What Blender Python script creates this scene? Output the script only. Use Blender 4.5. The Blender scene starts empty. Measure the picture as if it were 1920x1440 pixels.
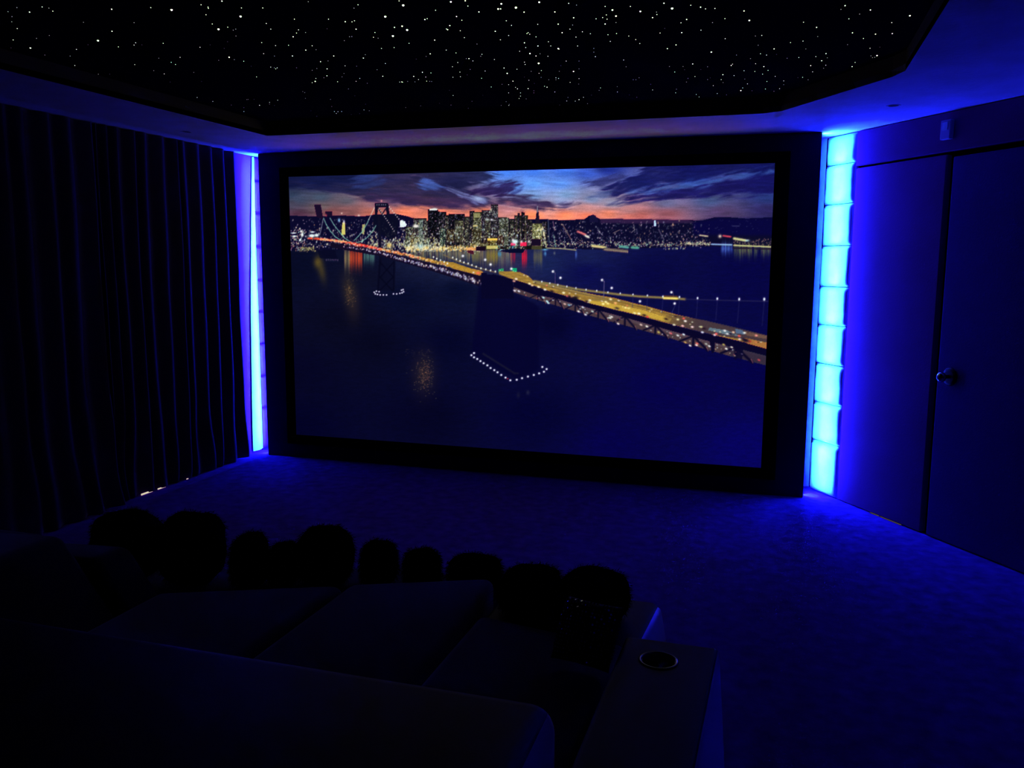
import bpy, bmesh, math, random
import numpy as np
from mathutils import Vector, Matrix, noise as mnoise

random.seed(7)
rng = np.random.default_rng(11)
scene = bpy.context.scene
COL = scene.collection
PI = math.pi

# ------------------------------------------------------------------ colour
# phone-like tone response: weak red / green are crushed, strong ones recover
RC = [(0, 0), (0.05, 0.013), (0.10, 0.045), (0.5, 0.30), (1, 1)]
GC = [(0, 0), (0.20, 0.026), (0.6, 0.40), (1, 1)]
BC = [(0, 0), (0.105, 0.062), (0.5, 0.40), (1, 1)]
vs = scene.view_settings
scene.display_settings.display_device = 'sRGB'
vs.view_transform = 'Standard'
vs.look = 'None'
vs.exposure = 0
vs.gamma = 1
vs.use_curve_mapping = True
cm = vs.curve_mapping
cm.extend = 'HORIZONTAL'
for ci, pts in ((0, RC), (1, GC), (2, BC)):
    cv = cm.curves[ci]
    while len(cv.points) > 2:
        cv.points.remove(cv.points[1])
    cv.points[0].location = pts[0]
    cv.points[-1].location = pts[-1]
    for p in pts[1:-1]:
        cv.points.new(*p)
    for p in cv.points:
        p.handle_type = 'VECTOR'
cm.update()


def lin(c):
    c = np.asarray(c, float) / 255.0
    return np.where(c <= 0.04045, c / 12.92, ((c + 0.055) / 1.055) ** 2.4)


def grade_inv(c):
    """scene-linear emission that shows as the sRGB colour c (0-255) after the tone curves"""
    l = lin(c)
    out = np.array(l)
    out[..., 0] = np.interp(l[..., 0], [p[1] for p in RC], [p[0] for p in RC])
    out[..., 1] = np.interp(l[..., 1], [p[1] for p in GC], [p[0] for p in GC])
    out[..., 2] = np.interp(l[..., 2], [p[1] for p in BC], [p[0] for p in BC])
    return out


# ---------------------------------------------------------------- materials
def mat(name, color, rough=0.8, spec=0.3, sheen=0.0, bump=0.0, bscale=60.0, var=0.0, vscale=8.0,
        metal=0.0, emit=None, estr=0.0, sheen_tint=(1, 1, 1), detail=4.0):
    m = bpy.data.materials.new(name)
    m.use_nodes = True
    nt = m.node_tree
    N, L = nt.nodes, nt.links
    b = N['Principled BSDF']
    b.inputs['Base Color'].default_value = (*color, 1)
    b.inputs['Roughness'].default_value = rough
    b.inputs['Specular IOR Level'].default_value = spec
    b.inputs['Metallic'].default_value = metal
    if sheen:
        b.inputs['Sheen Weight'].default_value = sheen
        b.inputs['Sheen Roughness'].default_value = 0.4
        b.inputs['Sheen Tint'].default_value = (*sheen_tint, 1)
    tc = N.new('ShaderNodeTexCoord')
    if var:
        nz = N.new('ShaderNodeTexNoise')
        nz.inputs['Scale'].default_value = vscale
        nz.inputs['Detail'].default_value = detail
        L.new(tc.outputs['Object'], nz.inputs['Vector'])
        cr = N.new('ShaderNodeValToRGB')
        cr.color_ramp.elements[0].position = 0.3
        cr.color_ramp.elements[1].position = 0.7
        cr.color_ramp.elements[0].color = tuple(c * (1 - var) for c in color) + (1,)
        cr.color_ramp.elements[1].color = tuple(min(1, c * (1 + var)) for c in color) + (1,)
        L.new(nz.outputs['Fac'], cr.inputs['Fac'])
        L.new(cr.outputs['Color'], b.inputs['Base Color'])
    if bump:
        nb = N.new('ShaderNodeTexNoise')
        nb.inputs['Scale'].default_value = bscale
        nb.inputs['Detail'].default_value = 5
        L.new(tc.outputs['Object'], nb.inputs['Vector'])
        bp = N.new('ShaderNodeBump')
        bp.inputs['Strength'].default_value = bump
        bp.inputs['Distance'].default_value = 0.01
        L.new(nb.outputs['Fac'], bp.inputs['Height'])
        L.new(bp.outputs['Normal'], b.inputs['Normal'])
    if emit is not None:
        b.inputs['Emission Color'].default_value = (*emit, 1)
        b.inputs['Emission Strength'].default_value = estr
    return m


LED = (0.046, 0.165, 1.0)
M = {}
M['carpet'] = mat('carpet_pile', (0.17, 0.08, 0.44), 1.0, 0.0, bump=0.2, bscale=110, var=0.28, vscale=14, detail=10)
M['soffit'] = mat('soffit_fabric', (0.62, 0.66, 0.85), 0.95, 0.05, bump=0.15, bscale=40, var=0.08, vscale=5)
M['fascia'] = mat('fascia_dark_velvet', (0.12, 0.11, 0.05), 0.95, 0.05)
M['star_felt'] = mat('star_panel_felt', (0.006, 0.006, 0.012), 1.0, 0.0)
M['screen_wall'] = mat('screen_wall_fabric', (0.012, 0.008, 0.05), 0.95, 0.05, bump=0.1)
M['black_velvet'] = mat('frame_black_velvet', (0.002, 0.002, 0.003), 1.0, 0.0)
M['tile'] = mat('pale_padded_vinyl', (0.50, 0.74, 0.80), 0.55, 0.3, bump=0.25, bscale=14, var=0.12, vscale=9)
M['drape'] = mat('pale_drape_vinyl', (0.50, 0.74, 0.80), 0.6, 0.3)
M['wall_fab'] = mat('navy_wall_fabric', (0.19, 0.05, 0.19), 0.9, 0.05, bump=0.1, bscale=120, var=0.06, vscale=3)
M['wall_plain'] = mat('dark_wall_paint', (0.03, 0.015, 0.06), 0.9, 0.1)
M['wall_left'] = mat('left_wall_fabric', (0.24, 0.08, 0.34), 0.9, 0.1, bump=0.05)
M['door'] = mat('door_navy_fabric', (0.11, 0.05, 0.23), 0.9, 0.05, bump=0.1, bscale=120)
M['gap'] = mat('shadow_gap_black', (0.003, 0.003, 0.004), 1.0, 0.0)
M['velvet'] = mat('curtain_velvet', (0.04, 0.025, 0.06), 0.95, 0.05, sheen=0.65, sheen_tint=(0.5, 0.4, 1.0))
M['leather'] = mat('black_leather', (0.003, 0.004, 0.012), 0.55, 0.22, bump=0.04, bscale=180)
M['lit_side_dim'] = mat('side_painted_lit_dim', (0.40, 0.28, 0.70), 0.45, 0.5, sheen=1.0)  # weaker lit-side colour, for the backrest
M['lit_side'] = mat('side_painted_lit', (0.95, 0.62, 1.0), 0.45, 0.5, sheen=1.0, sheen_tint=(0.7, 0.6, 1.0))  # pale colour that paints strip light onto armrest and footrest sides
M['fabric'] = mat('black_sofa_fabric', (0.016, 0.014, 0.026), 0.9, 0.1, sheen=0.30, bump=0.1, bscale=150)
M['fur'] = mat('black_shaggy_fur', (0.004, 0.004, 0.005), 1.0, 0.0)
M['sequin_base'] = mat('sequin_cushion_cloth', (0.008, 0.008, 0.02), 0.8, 0.2)
M['sequin'] = mat('sequin_silver', (0.5, 0.5, 0.65), 0.25, 0.8, metal=1.0)
M['chrome'] = mat('dark_chrome', (0.35, 0.34, 0.36), 0.2, 0.8, metal=1.0)
M['plastic'] = mat('grey_plastic', (0.35, 0.33, 0.5), 0.5, 0.4)
M['black_metal'] = mat('black_metal', (0.01, 0.01, 0.01), 0.5, 0.3)


def emission(name, color, strength):
    m = bpy.data.materials.new(name)
    m.use_nodes = True
    nt = m.node_tree
    nt.nodes.remove(nt.nodes['Principled BSDF'])
    e = nt.nodes.new('ShaderNodeEmission')
    e.inputs['Color'].default_value = (*color, 1)
    e.inputs['Strength'].default_value = strength
    nt.links.new(e.outputs[0], nt.nodes['Material Output'].inputs['Surface'])
    return m


M['led_right'] = emission('led_glow_right', LED, 520)
M['led_left'] = emission('led_glow_left', LED, 480)
M['daylight'] = emission('daylight_slit', tuple(grade_inv((215, 205, 175))), 1.0)
M['daylight_dim'] = emission('daylight_slit_dim', tuple(grade_inv((70, 62, 50))), 1.0)


for k_ in ('lit_side', 'lit_side_dim'):
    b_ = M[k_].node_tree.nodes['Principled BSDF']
    b_.inputs['Coat Weight'].default_value = 1.0 if k_ == 'lit_side' else 0.3
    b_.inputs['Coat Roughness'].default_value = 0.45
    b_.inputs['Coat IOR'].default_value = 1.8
    b_.inputs['Metallic'].default_value = 0.8 if k_ == 'lit_side' else 0.0
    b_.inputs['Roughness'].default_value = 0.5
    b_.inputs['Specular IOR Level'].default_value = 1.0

# ------------------------------------------------------------------ helpers
def link(name, bm, m, parent=None, smooth=False, bevel=0.0, bseg=3, loc=None, rot=None, subsurf=0):
    me = bpy.data.meshes.new(name)
    bmesh.ops.recalc_face_normals(bm, faces=bm.faces)
    bm.to_mesh(me)
    bm.free()
    o = bpy.data.objects.new(name, me)
    COL.objects.link(o)
    for mm in (m if isinstance(m, (list, tuple)) else [m]):
        me.materials.append(mm)
    if smooth:
        for p in me.polygons:
            p.use_smooth = True
    if bevel:
        md = o.modifiers.new('bevel', 'BEVEL')
        md.width = bevel
        md.segments = bseg
        md.limit_method = 'ANGLE'
        md.angle_limit = math.radians(40)
    if subsurf:
        md = o.modifiers.new('sub', 'SUBSURF')
        md.levels = md.render_levels = subsurf
    if loc is not None:
        o.location = loc
    if rot is not None:
        o.rotation_euler = rot
    if parent is not None:
        o.parent = parent
    return o


def box(bm, x0, x1, y0, y1, z0, z1):
    v = [bm.verts.new(p) for p in ((x0, y0, z0), (x1, y0, z0), (x1, y1, z0), (x0, y1, z0),
                                   (x0, y0, z1), (x1, y0, z1), (x1, y1, z1), (x0, y1, z1))]
    for f in ((0, 3, 2, 1), (4, 5, 6, 7), (0, 1, 5, 4), (1, 2, 6, 5), (2, 3, 7, 6), (3, 0, 4, 7)):
        bm.faces.new([v[i] for i in f])
    return v


def prism(bm, pts, z0, z1):
    a = [bm.verts.new((x, y, z0)) for x, y in pts]
    b = [bm.verts.new((x, y, z1)) for x, y in pts]
    n = len(pts)
    bm.faces.new(a)
    bm.faces.new(b)
    for i in range(n):
        j = (i + 1) % n
        bm.faces.new((a[i], a[j], b[j], b[i]))


def cyl(bm, r, h, n=32, z0=0.0, r2=None):
    r2 = r if r2 is None else r2
    a = [bm.verts.new((r * math.cos(2 * PI * i / n), r * math.sin(2 * PI * i / n), z0)) for i in range(n)]
    b = [bm.verts.new((r2 * math.cos(2 * PI * i / n), r2 * math.sin(2 * PI * i / n), z0 + h)) for i in range(n)]
    bm.faces.new(a)
    bm.faces.new(b)
    for i in range(n):
        j = (i + 1) % n
        bm.faces.new((a[i], a[j], b[j], b[i]))


def lathe(bm, prof, n=32):
    rings = []
    for r, z in prof:
        if r < 1e-6:
            rings.append([bm.verts.new((0, 0, z))])
        else:
            rings.append([bm.verts.new((r * math.cos(2 * PI * i / n), r * math.sin(2 * PI * i / n), z)) for i in range(n)])
    for a, b in zip(rings, rings[1:]):
        for i in range(n):
            j = (i + 1) % n
            if len(a) == 1 and len(b) > 1:
                bm.faces.new((a[0], b[i], b[j]))
            elif len(b) == 1 and len(a) > 1:
                bm.faces.new((a[i], a[j], b[0]))
            elif len(a) > 1:
                bm.faces.new((a[i], a[j], b[j], b[i]))


def empty(name, loc, label=None, cat=None, group=None, rz=0.0):
    o = bpy.data.objects.new(name, None)
    COL.objects.link(o)
    o.empty_display_size = 0.1
    o.location = loc
    o.rotation_euler = (0, 0, rz)
    tag(o, label, cat, group)
    return o


def tag(o, label=None, cat=None, group=None, kind=None):
    if label: o['label'] = label
    if cat: o['category'] = cat
    if group: o['group'] = group
    if kind: o['kind'] = kind
    return o


def struct(name, bm, m, label=None, cat=None, **k):
    o = link(name, bm, m, **k)
    return tag(o, label, cat, kind='structure')


# --------------------------------------------------------------- dimensions
H = 2.40                 # soffit height
ZS = 2.49                # star panel height
SW = 4.147               # width of the false screen wall
A = Vector((4.37, 0.03, 0))                      # angled wall: start of the tile/panel joint
D = Vector((0.73, -1.06, 0)).normalized()        # along the angled wall, into the room
NW = Vector((D.y, -D.x, 0))                      # its normal, into the room
AW_END = 2.05
P_END = A + D * AW_END
XR = P_END.x
YB = -7.2
BACK_Y = 0.33
CORNER = A + D * ((BACK_Y - A.y) / D.y)
XL = -0.15

# -------------------------------------------------------------------- shell
bm = bmesh.new()
prism(bm, [(XL, BACK_Y + .1), (CORNER.x + .1, BACK_Y + .1), (P_END.x + .1, P_END.y), (XR + .1, YB), (XL, YB)], -0.06, 0.0)
struct('floor', bm, M['carpet'], 'dark blue carpet floor lit by the strips beside the screen', 'floor')

# soffit: flat border around the star coffer
outer = [(XL - .02, YB), (XL - .02, BACK_Y + .1), (CORNER.x + .12, BACK_Y + .1), (P_END.x + .12, P_END.y), (XR + .12, YB)]
inner = [(0.60, -6.4), (0.60, -0.79), (3.80, -0.79), (3.90, -0.84), (4.38, -1.62), (4.42, -1.74), (4.42, -6.4)]
bm = bmesh.new()
vo = [bm.verts.new((x, y, H)) for x, y in outer]
vi = [bm.verts.new((x, y, H)) for x, y in inner]
eo = [bm.edges.new((vo[i], vo[(i + 1) % len(vo)])) for i in range(len(vo))]
ei = [bm.edges.new((vi[i], vi[(i + 1) % len(vi)])) for i in range(len(vi))]
bmesh.ops.triangle_fill(bm, use_beauty=True, edges=eo + ei)
bmesh.ops.solidify(bm, geom=bm.faces[:], thickness=-0.03)
sof = struct('ceiling', bm, M['soffit'], 'flat soffit border around the dark star ceiling', 'ceiling')

# coffer fascia
bm = bmesh.new()
n = len(inner)
lo = [bm.verts.new((x, y, H)) for x, y in inner]
hi = [bm.verts.new((x, y, ZS + .04)) for x, y in inner]
for i in range(n):
    j = (i + 1) % n
    bm.faces.new((lo[i], lo[j], hi[j], hi[i]))
struct('trim_1', bm, M['fascia'], 'dark upright edge around the recessed star ceiling', 'ceiling edge')

# star panel
star_root = empty('star_ceiling_panel', (2.5, -3.5, ZS), 'black recessed ceiling panel dotted with fibre optic stars', 'star ceiling')
bm = bmesh.new()
prism(bm, [(x - 2.5, y + 3.5) for x, y in inner], 0.0, 0.03)
link('felt_panel', bm, M['star_felt'], star_root)

# left wall, wall behind the screen wall, right wall pieces
bm = bmesh.new()
box(bm, XL - .08, XL, YB, BACK_Y + .1, 0, H)
struct('wall_left', bm, M['wall_left'], 'left wall behind the velvet curtains', 'wall')
bm = bmesh.new()
box(bm, XL, CORNER.x + .1, BACK_Y, BACK_Y + .08, 0, H)
struct('wall_back', bm, M['tile'], 'pale wall behind the screen wall', 'wall')
bm = bmesh.new()
a0 = CORNER - D * 0.1
prism(bm, [(a0.x, a0.y), (P_END.x, P_END.y), (P_END.x - NW.x * -.1 + .1, P_END.y), (a0.x - NW.x * .1 , a0.y - NW.y * .1)], 0, H)
for v in bm.verts:      # set the core back so the panels stand proud
    v.co -= NW * 0.025
struct('wall_angled', bm, M['gap'], 'angled right wall behind the fabric panels', 'wall')
bm = bmesh.new()
box(bm, XR, XR + .1, YB, P_END.y, 0, H)
struct('wall_right', bm, M['wall_plain'], 'plain dark right wall nearest the seats', 'wall')
bm = bmesh.new()
box(bm, XL, XR + .1, YB - .1, YB, 0, H + .2)
struct('wall_rear', bm, M['wall_plain'], 'dark rear wall behind the camera', 'wall')


def on_wall(o, s=0.0, z=0.0, out=0.0):
    """place an object whose local x runs along the angled wall, z up, y out of the wall into the room"""
    p = A + D * s + NW * out
    m = Matrix(((D.x, NW.x, 0, p.x), (D.y, NW.y, 0, p.y), (0, 0, 1, z), (0, 0, 0, 1)))
    o.matrix_world = m
    return o


if NW.dot(Vector((2, -5, 0)) - A) < 0:
    NW = -NW


def pad_mesh(w, h, t, edge=0.018, nx=12, nz=12):
    """one padded square: domed front with soft edges, slightly dimpled"""
    bm = bmesh.new()
    sd = random.random() * 50
    gr = []
    for k in range(nz + 1):
        row = []
        for i in range(nx + 1):
            u = i / nx; v = k / nz
            x = u * w; z = v * h
            d = min(x, w - x, z, h - z)
            prof = math.sqrt(max(0, 1 - (1 - min(1, d / edge)) ** 2))
            y = t * (0.15 + 0.85 * prof)
            y += 0.004 * prof * mnoise.noise(Vector((x * 14, z * 14, sd)))
            row.append(bm.verts.new((x, y, z)))
        gr.append(row)
    for k in range(nz):
        for i in range(nx):
            bm.faces.new((gr[k][i], gr[k][i + 1], gr[k + 1][i + 1], gr[k + 1][i]))
    # rim back to the wall
    rim = [gr[0][i] for i in range(nx + 1)] + [gr[k][nx] for k in range(1, nz + 1)] + \
          [gr[nz][i] for i in range(nx - 1, -1, -1)] + [gr[k][0] for k in range(nz - 1, 0, -1)]
    back = [bm.verts.new((v.co.x, -0.02, v.co.z)) for v in rim]
    for i in range(len(rim)):
        j = (i + 1) % len(rim)
        bm.faces.new((rim[i], rim[j], back[j], back[i]))
    bm.faces.new(back)
    return bm


# padded pale squares on the angled wall
joints = [0.004, 0.358, 0.625, 0.893, 1.157, 1.415, 1.685, 1.955, 2.210, 2.397]
place = ['lowest, standing on the carpet', 'second from the floor', 'third from the floor', 'fourth from the floor',
         'fifth from the floor', 'fourth from the top', 'third from the top', 'second from the top',
         'topmost, under the soffit']
TW = 0.295
for i in range(9):
    z0, z1 = joints[i] + .002, joints[i + 1] - .002
    jit = random.uniform(-.004, .004)
    t = link('acoustic_tile', pad_mesh(TW - .006, z1 - z0, 0.024, edge=0.034, nx=16, nz=14), M['tile'], smooth=True)
    on_wall(t, -TW + jit, z0)
    tag(t, 'pale padded square glowing cyan right of the screen, ' + place[i], 'padded tile', 'padded tiles in the column right of the screen')

# left wall padded squares, mostly hidden in the left light slot
pl = ['lowest', 'second from the floor', 'third from the floor', 'fourth from the floor', 'fifth from the floor',
      'fourth from the top', 'third from the top', 'second from the top', 'topmost']
for i in range(9):
    z0, z1 = joints[i] + .002, joints[i + 1] - .002
    t = link('acoustic_tile', pad_mesh(0.19, z1 - z0, 0.02), M['wall_left'], smooth=True)
    t.matrix_world = Matrix(((0, 1, 0, XL), (-1, 0, 0, BACK_Y - .003), (0, 0, 1, z0), (0, 0, 0, 1)))
    tag(t, 'narrow padded square in the slot left of the screen, ' + pl[i], 'padded tile', 'padded tiles in the slot left of the screen')

# pale strip hanging in the left slot, narrow at the top
bm = bmesh.new()
prof = [(0.02, -.005, .135), (0.3, 0.0, .135), (1.2, .035, .140), (1.9, .085, .140), (2.39, .126, .130)]
vl = [[bm.verts.new((XL + .012 + .018 * k2, a + (b - a) * k1, z)) for k1, k2 in ((0, 0), (.5, 1), (1, 0))] for z, a, b in prof]
for r0, r1 in zip(vl, vl[1:]):
    for k in (0, 1): bm.faces.new((r0[k], r0[k + 1], r1[k + 1], r1[k]))
o = link('pale_drape', bm, M['drape'], smooth=True)
tag(o, 'narrow pale hanging strip glowing cyan in the slot left of the screen', 'drape')
# fabric panels of the angled wall
bm = bmesh.new()
box(bm, 0.004, 0.752, -0.03, 0.012, 0.006, 2.168)
o = link('trim_4', bm, M['wall_fab'], bevel=0.006)
on_wall(o)
tag(o, 'tall smooth blue-lit fabric panel between the glowing tiles and the door', 'wall panel', kind='structure')
bm = bmesh.new()
box(bm, 0.004, AW_END, -0.03, 0.016, 2.182, 2.396)
o = link('trim_2', bm, M['wall_fab'], bevel=0.006)
on_wall(o)
tag(o, 'fabric header band above the wall panel and door', 'wall band', kind='structure')

# door
door = empty('door_1', (0, 0, 0))
tag(door, 'flush dark blue fabric door with round knob in the right wall', 'door', kind='structure')
on_wall(door, 0.80, 0.0)
bm = bmesh.new()
box(bm, 0.0, 0.86, -0.03, 0.014, 0.006, 2.150)
link('door_panel', bm, M['door'], door, bevel=0.008)
knob = empty('door_knob', (0.095, 0.014, 0.945))
knob.parent = door
knob.rotation_euler = (-PI / 2, 0, 0)
bm = bmesh.new(); lathe(bm, [(0, 0), (0.05, 0), (0.052, .003), (0.046, .008), (0.03, .01), (0, .01)], 40)
link('rose', bm, M['black_metal'], knob, smooth=True)
bm = bmesh.new(); lathe(bm, [(0.0, .008), (0.011, .008), (0.011, .04), (0.018, .046), (0.027, .054), (0.029, .064), (0.025, .075), (0.012, .081), (0, .082)], 40)
link('knob_ball', bm, M['chrome'], knob, smooth=True)
# wall part right of the door
bm = bmesh.new()
box(bm, 1.675, AW_END, -0.03, 0.012, 0.006, 2.168)
o = link('trim_5', bm, M['wall_fab'], bevel=0.006)
on_wall(o)
tag(o, 'dark fabric panel at the right picture edge beyond the door', 'wall panel', kind='structure')

# sensor box on the header
sb = empty('wall_sensor', (0, 0, 0), 'small pale upright box high on the header band above the door', 'sensor')
on_wall(sb, 0.725, 2.245, 0.016)
bm = bmesh.new(); box(bm, 0, 0.072, 0, 0.03, 0, 0.105)
link('housing', bm, M['plastic'], sb, bevel=0.006)
bm = bmesh.new(); box(bm, 0.016, 0.056, 0.03, 0.034, 0.05, 0.092)
link('lens_window', bm, M['tile'], sb, bevel=0.003)

# recessed downlights in the soffit
for (x, y, lb) in ((4.47, -0.86, 'small switched-off downlight in the soffit above the right wall'),
                   (0.19, -1.09, 'small switched-off downlight in the soffit above the curtains')):
    dl = empty('recessed_downlight', (x, y, H), lb, 'downlight')
    bm = bmesh.new(); lathe(bm, [(0.026, 0.02), (0.026, -.001), (0.034, -.003), (0.037, 0.0), (0.037, .02)], 32)
    link('bezel', bm, M['soffit'], dl, smooth=True)
    bm = bmesh.new(); lathe(bm, [(0, -.0005), (0.026, -.0005), (0.0255, .004), (0, .004)], 32)
    link('lamp', bm, M['black_metal'], dl)

# glowing strips added for the light leaking at the foot of the wall
bm = bmesh.new()
box(bm, 0.33, 0.405, 0.008, 0.013, 0.001, 0.0065); box(bm, 0.42, 0.60, 0.008, 0.013, 0.001, 0.0055)
o = link('light_line_1', bm, M['daylight_dim']); on_wall(o)
tag(o, 'thin warm line of light under the fabric panel', 'light gap', kind='structure')

# ------------------------------------------------------------ screen wall
bm = bmesh.new()
box(bm, 0, SW, 0.0, 0.11, 0.0, H - .004)
struct('wall_front', bm, M['screen_wall'], 'dark fabric covered screen wall carrying the projection screen', 'wall', bevel=0.004)

for side, x, mt, lb in (('right', SW, 'led_right', 'hidden blue led strip lighting the slot right of the screen wall'),
                        ('left', 0.0, 'led_left', 'hidden blue led strip lighting the slot left of the screen wall')):
    sgn = 1 if x > 1 else -1
    led = empty('led_strip', (x, 0.085, 0.0), lb, 'light strip')
    bm = bmesh.new()
    box(bm, *((0, .0006) if sgn > 0 else (-.0006, 0)), -.012, .012, 0.012, 2.386)
    link('backing_strip', bm, M['plastic'], led)
    bm = bmesh.new()
    box(bm, *((.0006, .0018) if sgn > 0 else (-.0018, -.0006)), -.008, .008, 0.016, 2.382)
    link('light_tape', bm, M[mt], led)

# ---------------------------------------------------------- projection screen
XA, XB, ZA, ZB = 0.2686, 3.8670, 0.1863, 2.2129
ps = empty('projection_screen', ((XA + XB) / 2, 0, 0), 'large wide projection screen showing a city bridge at dusk', 'screen')
ox = (XA + XB) / 2
bm = bmesh.new()
fx0, fx1, fz0, fz1 = 0.213, 3.962, 0.118, 2.280
ys0, ys1 = -0.045, 0.0
fr = []
for (px, pz) in ((fx0, fz0), (fx1, fz0), (fx1, fz1), (fx0, fz1)):
    fr.append((px - ox, pz))
ir = [(XA - ox, ZA), (XB - ox, ZA), (XB - ox, ZB), (XA - ox, ZB)]
of = [bm.verts.new((x, ys0, z)) for x, z in fr]
ob = [bm.verts.new((x, ys1, z)) for x, z in fr]
inf = [bm.verts.new((x, -.003, z)) for x, z in ir]
inm = [bm.verts.new((x + (.012 if x < 0 else -.012) * -1, ys0, z + (.012 if z < 1 else -.012) * -1)) for x, z in ir]
ib = [bm.verts.new((x, ys1, z)) for x, z in ir]
for i in range(4):
    j = (i + 1) % 4
    bm.faces.new((of[i], of[j], inm[j], inm[i]))
    bm.faces.new((inm[i], inm[j], inf[j], inf[i]))
    bm.faces.new((inf[i], inf[j], ib[j], ib[i]))
    bm.faces.new((of[i], of[j], ob[j], ob[i]))
    bm.faces.new((ob[i], ob[j], ib[j], ib[i]))
link('screen_frame', bm, M['black_velvet'], ps)

# ---- the displayed picture: painted into a fine colour grid on the screen
GX, GZ = 900, 506
SY = -0.002


def cam_axes():
    yaw, pitch, roll = 0.302303143, -0.138625558, 0.00494089502
    cy, sy = math.cos(yaw), math.sin(yaw)
    f = np.array([-sy * math.cos(pitch), cy * math.cos(pitch), math.sin(pitch)])
    r = np.array([cy, sy, 0.]); u = np.cross(r, f)
    c, s = math.cos(roll), math.sin(roll)
    return c * r + s * u, -s * r + c * u, f


CAM = np.array([3.95199677, -5.98777188, 1.55595227])
FPX = 1614.63934
axr, axu, axf = cam_axes()


# picture coordinates: a perspective drawing grid (4 corner homography) used only to lay out the artwork
def corner(x, z):
    d = np.array([x, 0.0, z]) - CAM
    return 960 + FPX * (d @ axr) / (d @ axf), 720 - FPX * (d @ axu) / (d @ axf)


src = [(0, 0), (1, 0), (1, 1), (0, 1)]
dst = [corner(XA, ZA), corner(XB, ZA), corner(XB, ZB), corner(XA, ZB)]


def homog(src, dst):
    rows, rhs = [], []
    for (x, y), (X, Y) in zip(src, dst):
        rows.append([x, y, 1, 0, 0, 0, -X * x, -X * y]); rhs.append(X)
        rows.append([0, 0, 0, x, y, 1, -Y * x, -Y * y]); rhs.append(Y)
    h = np.linalg.solve(np.array(rows), np.array(rhs))
    return np.append(h, 1).reshape(3, 3)


Hm = homog(src, dst)
Hi = np.linalg.inv(Hm)
uu, vv = np.meshgrid(np.linspace(0, 1, GX + 1), np.linspace(0, 1, GZ + 1))
w_ = Hm[2, 0] * uu + Hm[2, 1] * vv + Hm[2, 2]
X = (Hm[0, 0] * uu + Hm[0, 1] * vv + Hm[0, 2]) / w_
Y = (Hm[1, 0] * uu + Hm[1, 1] * vv + Hm[1, 2]) / w_


def to_grid(px, py):
    w = Hi[2, 0] * px + Hi[2, 1] * py + Hi[2, 2]
    return ((Hi[0, 0] * px + Hi[0, 1] * py + Hi[0, 2]) / w * GX, (Hi[1, 0] * px + Hi[1, 1] * py + Hi[1, 2]) / w * GZ)


def vnoise(X, Y, seed=0):
    xi = np.floor(X).astype(np.int64); yi = np.floor(Y).astype(np.int64)
    xf = X - xi; yf = Y - yi
    def h(a, b):
        n = (a * 374761393 + b * 668265263 + seed * 974634777) & 0xffffffff
        n = ((n ^ (n >> 13)) * 1274126177) & 0xffffffff
        return ((n ^ (n >> 16)) & 0xffff) / 65535.0
    sx = xf * xf * (3 - 2 * xf); sy = yf * yf * (3 - 2 * yf)
    return (h(xi, yi) * (1 - sx) + h(xi + 1, yi) * sx) * (1 - sy) + (h(xi, yi + 1) * (1 - sx) + h(xi + 1, yi + 1) * sx) * sy


def fbm(X, Y, seed=0, o=4):
    t = 0; a = 0.5
    for k in range(o):
        t = t + a * vnoise(X * 2 ** k, Y * 2 ** k, seed + k * 17)
        a *= 0.5
    return t / 0.9375


def field(samples, sx=0.4, sy=1.0, p=2.6):
    num = np.zeros(X.shape + (3,)); den = np.zeros(X.shape)
    for x, y, c in samples:
        d = ((X - x) * sx) ** 2 + ((Y - y) * sy) ** 2 + 6
        w = d ** (-p / 2)
        den += w
        num += w[..., None] * np.array(c, float)
    return num / den[..., None]


def blur(a, r):
    if r <= 0: return a
    k = int(math.ceil(r * 2.5)); x = np.arange(-k, k + 1); g = np.exp(-x * x / (2 * r * r)); g /= g.sum()
    for ax in (0, 1):
        pad = [(0, 0)] * a.ndim; pad[ax] = (k, k)
        b = np.pad(a, pad, mode='edge')
        out = np.zeros_like(a)
        for i, w in enumerate(g):
            sl = [slice(None)] * a.ndim; sl[ax] = slice(i, i + a.shape[ax])
            out += w * b[tuple(sl)]
        a = out
    return a


def pmask(pts, XX=None, YY=None):
    XX = X if XX is None else XX; YY = Y if YY is None else YY
    ins = np.zeros(XX.shape, bool)
    n = len(pts)
    for i in range(n):
        x0, y0 = pts[i]; x1, y1 = pts[(i + 1) % n]
        if y0 == y1: continue
        c = ((YY < y0) != (YY < y1)) & (XX < (x1 - x0) * (YY - y0) / (y1 - y0) + x0)
        ins ^= c
    return ins.astype(float)


def comp(img, m, c):
    m = np.clip(m, 0, 1)[..., None]
    return img * (1 - m) + m * np.asarray(c, float)


def poly(img, pts, c, a=1.0, soft=0.0, warp=0.0, wx=40.0, wy=12.0, seed=1, sub=None):
    pts = list(pts)
    if warp:
        wxn = (fbm(X / wx, Y / wy, seed) - .5) * 2 * warp * 2.5
        wyn = (fbm(X / wx + 30, Y / wy + 9, seed + 3) - .5) * 2 * warp
        m = pmask(pts, X + wxn, Y + wyn)
    elif soft == 0:
        xs = [to_grid(*p) for p in pts]
        i0 = max(0, int(min(q[0] for q in xs)) - 3); i1 = min(GX + 1, int(max(q[0] for q in xs)) + 4)
        j0 = max(0, int(min(q[1] for q in xs)) - 3); j1 = min(GZ + 1, int(max(q[1] for q in xs)) + 4)
        if i1 <= i0 or j1 <= j0: return img
        s = (slice(j0, j1), slice(i0, i1))
        m = pmask(pts, X[s], Y[s]) * a
        img[s] = comp(img[s], m, c)
        return img
    else:
        m = pmask(pts)
    m = blur(m, soft) * a
    return comp(img, m, c)


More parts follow.
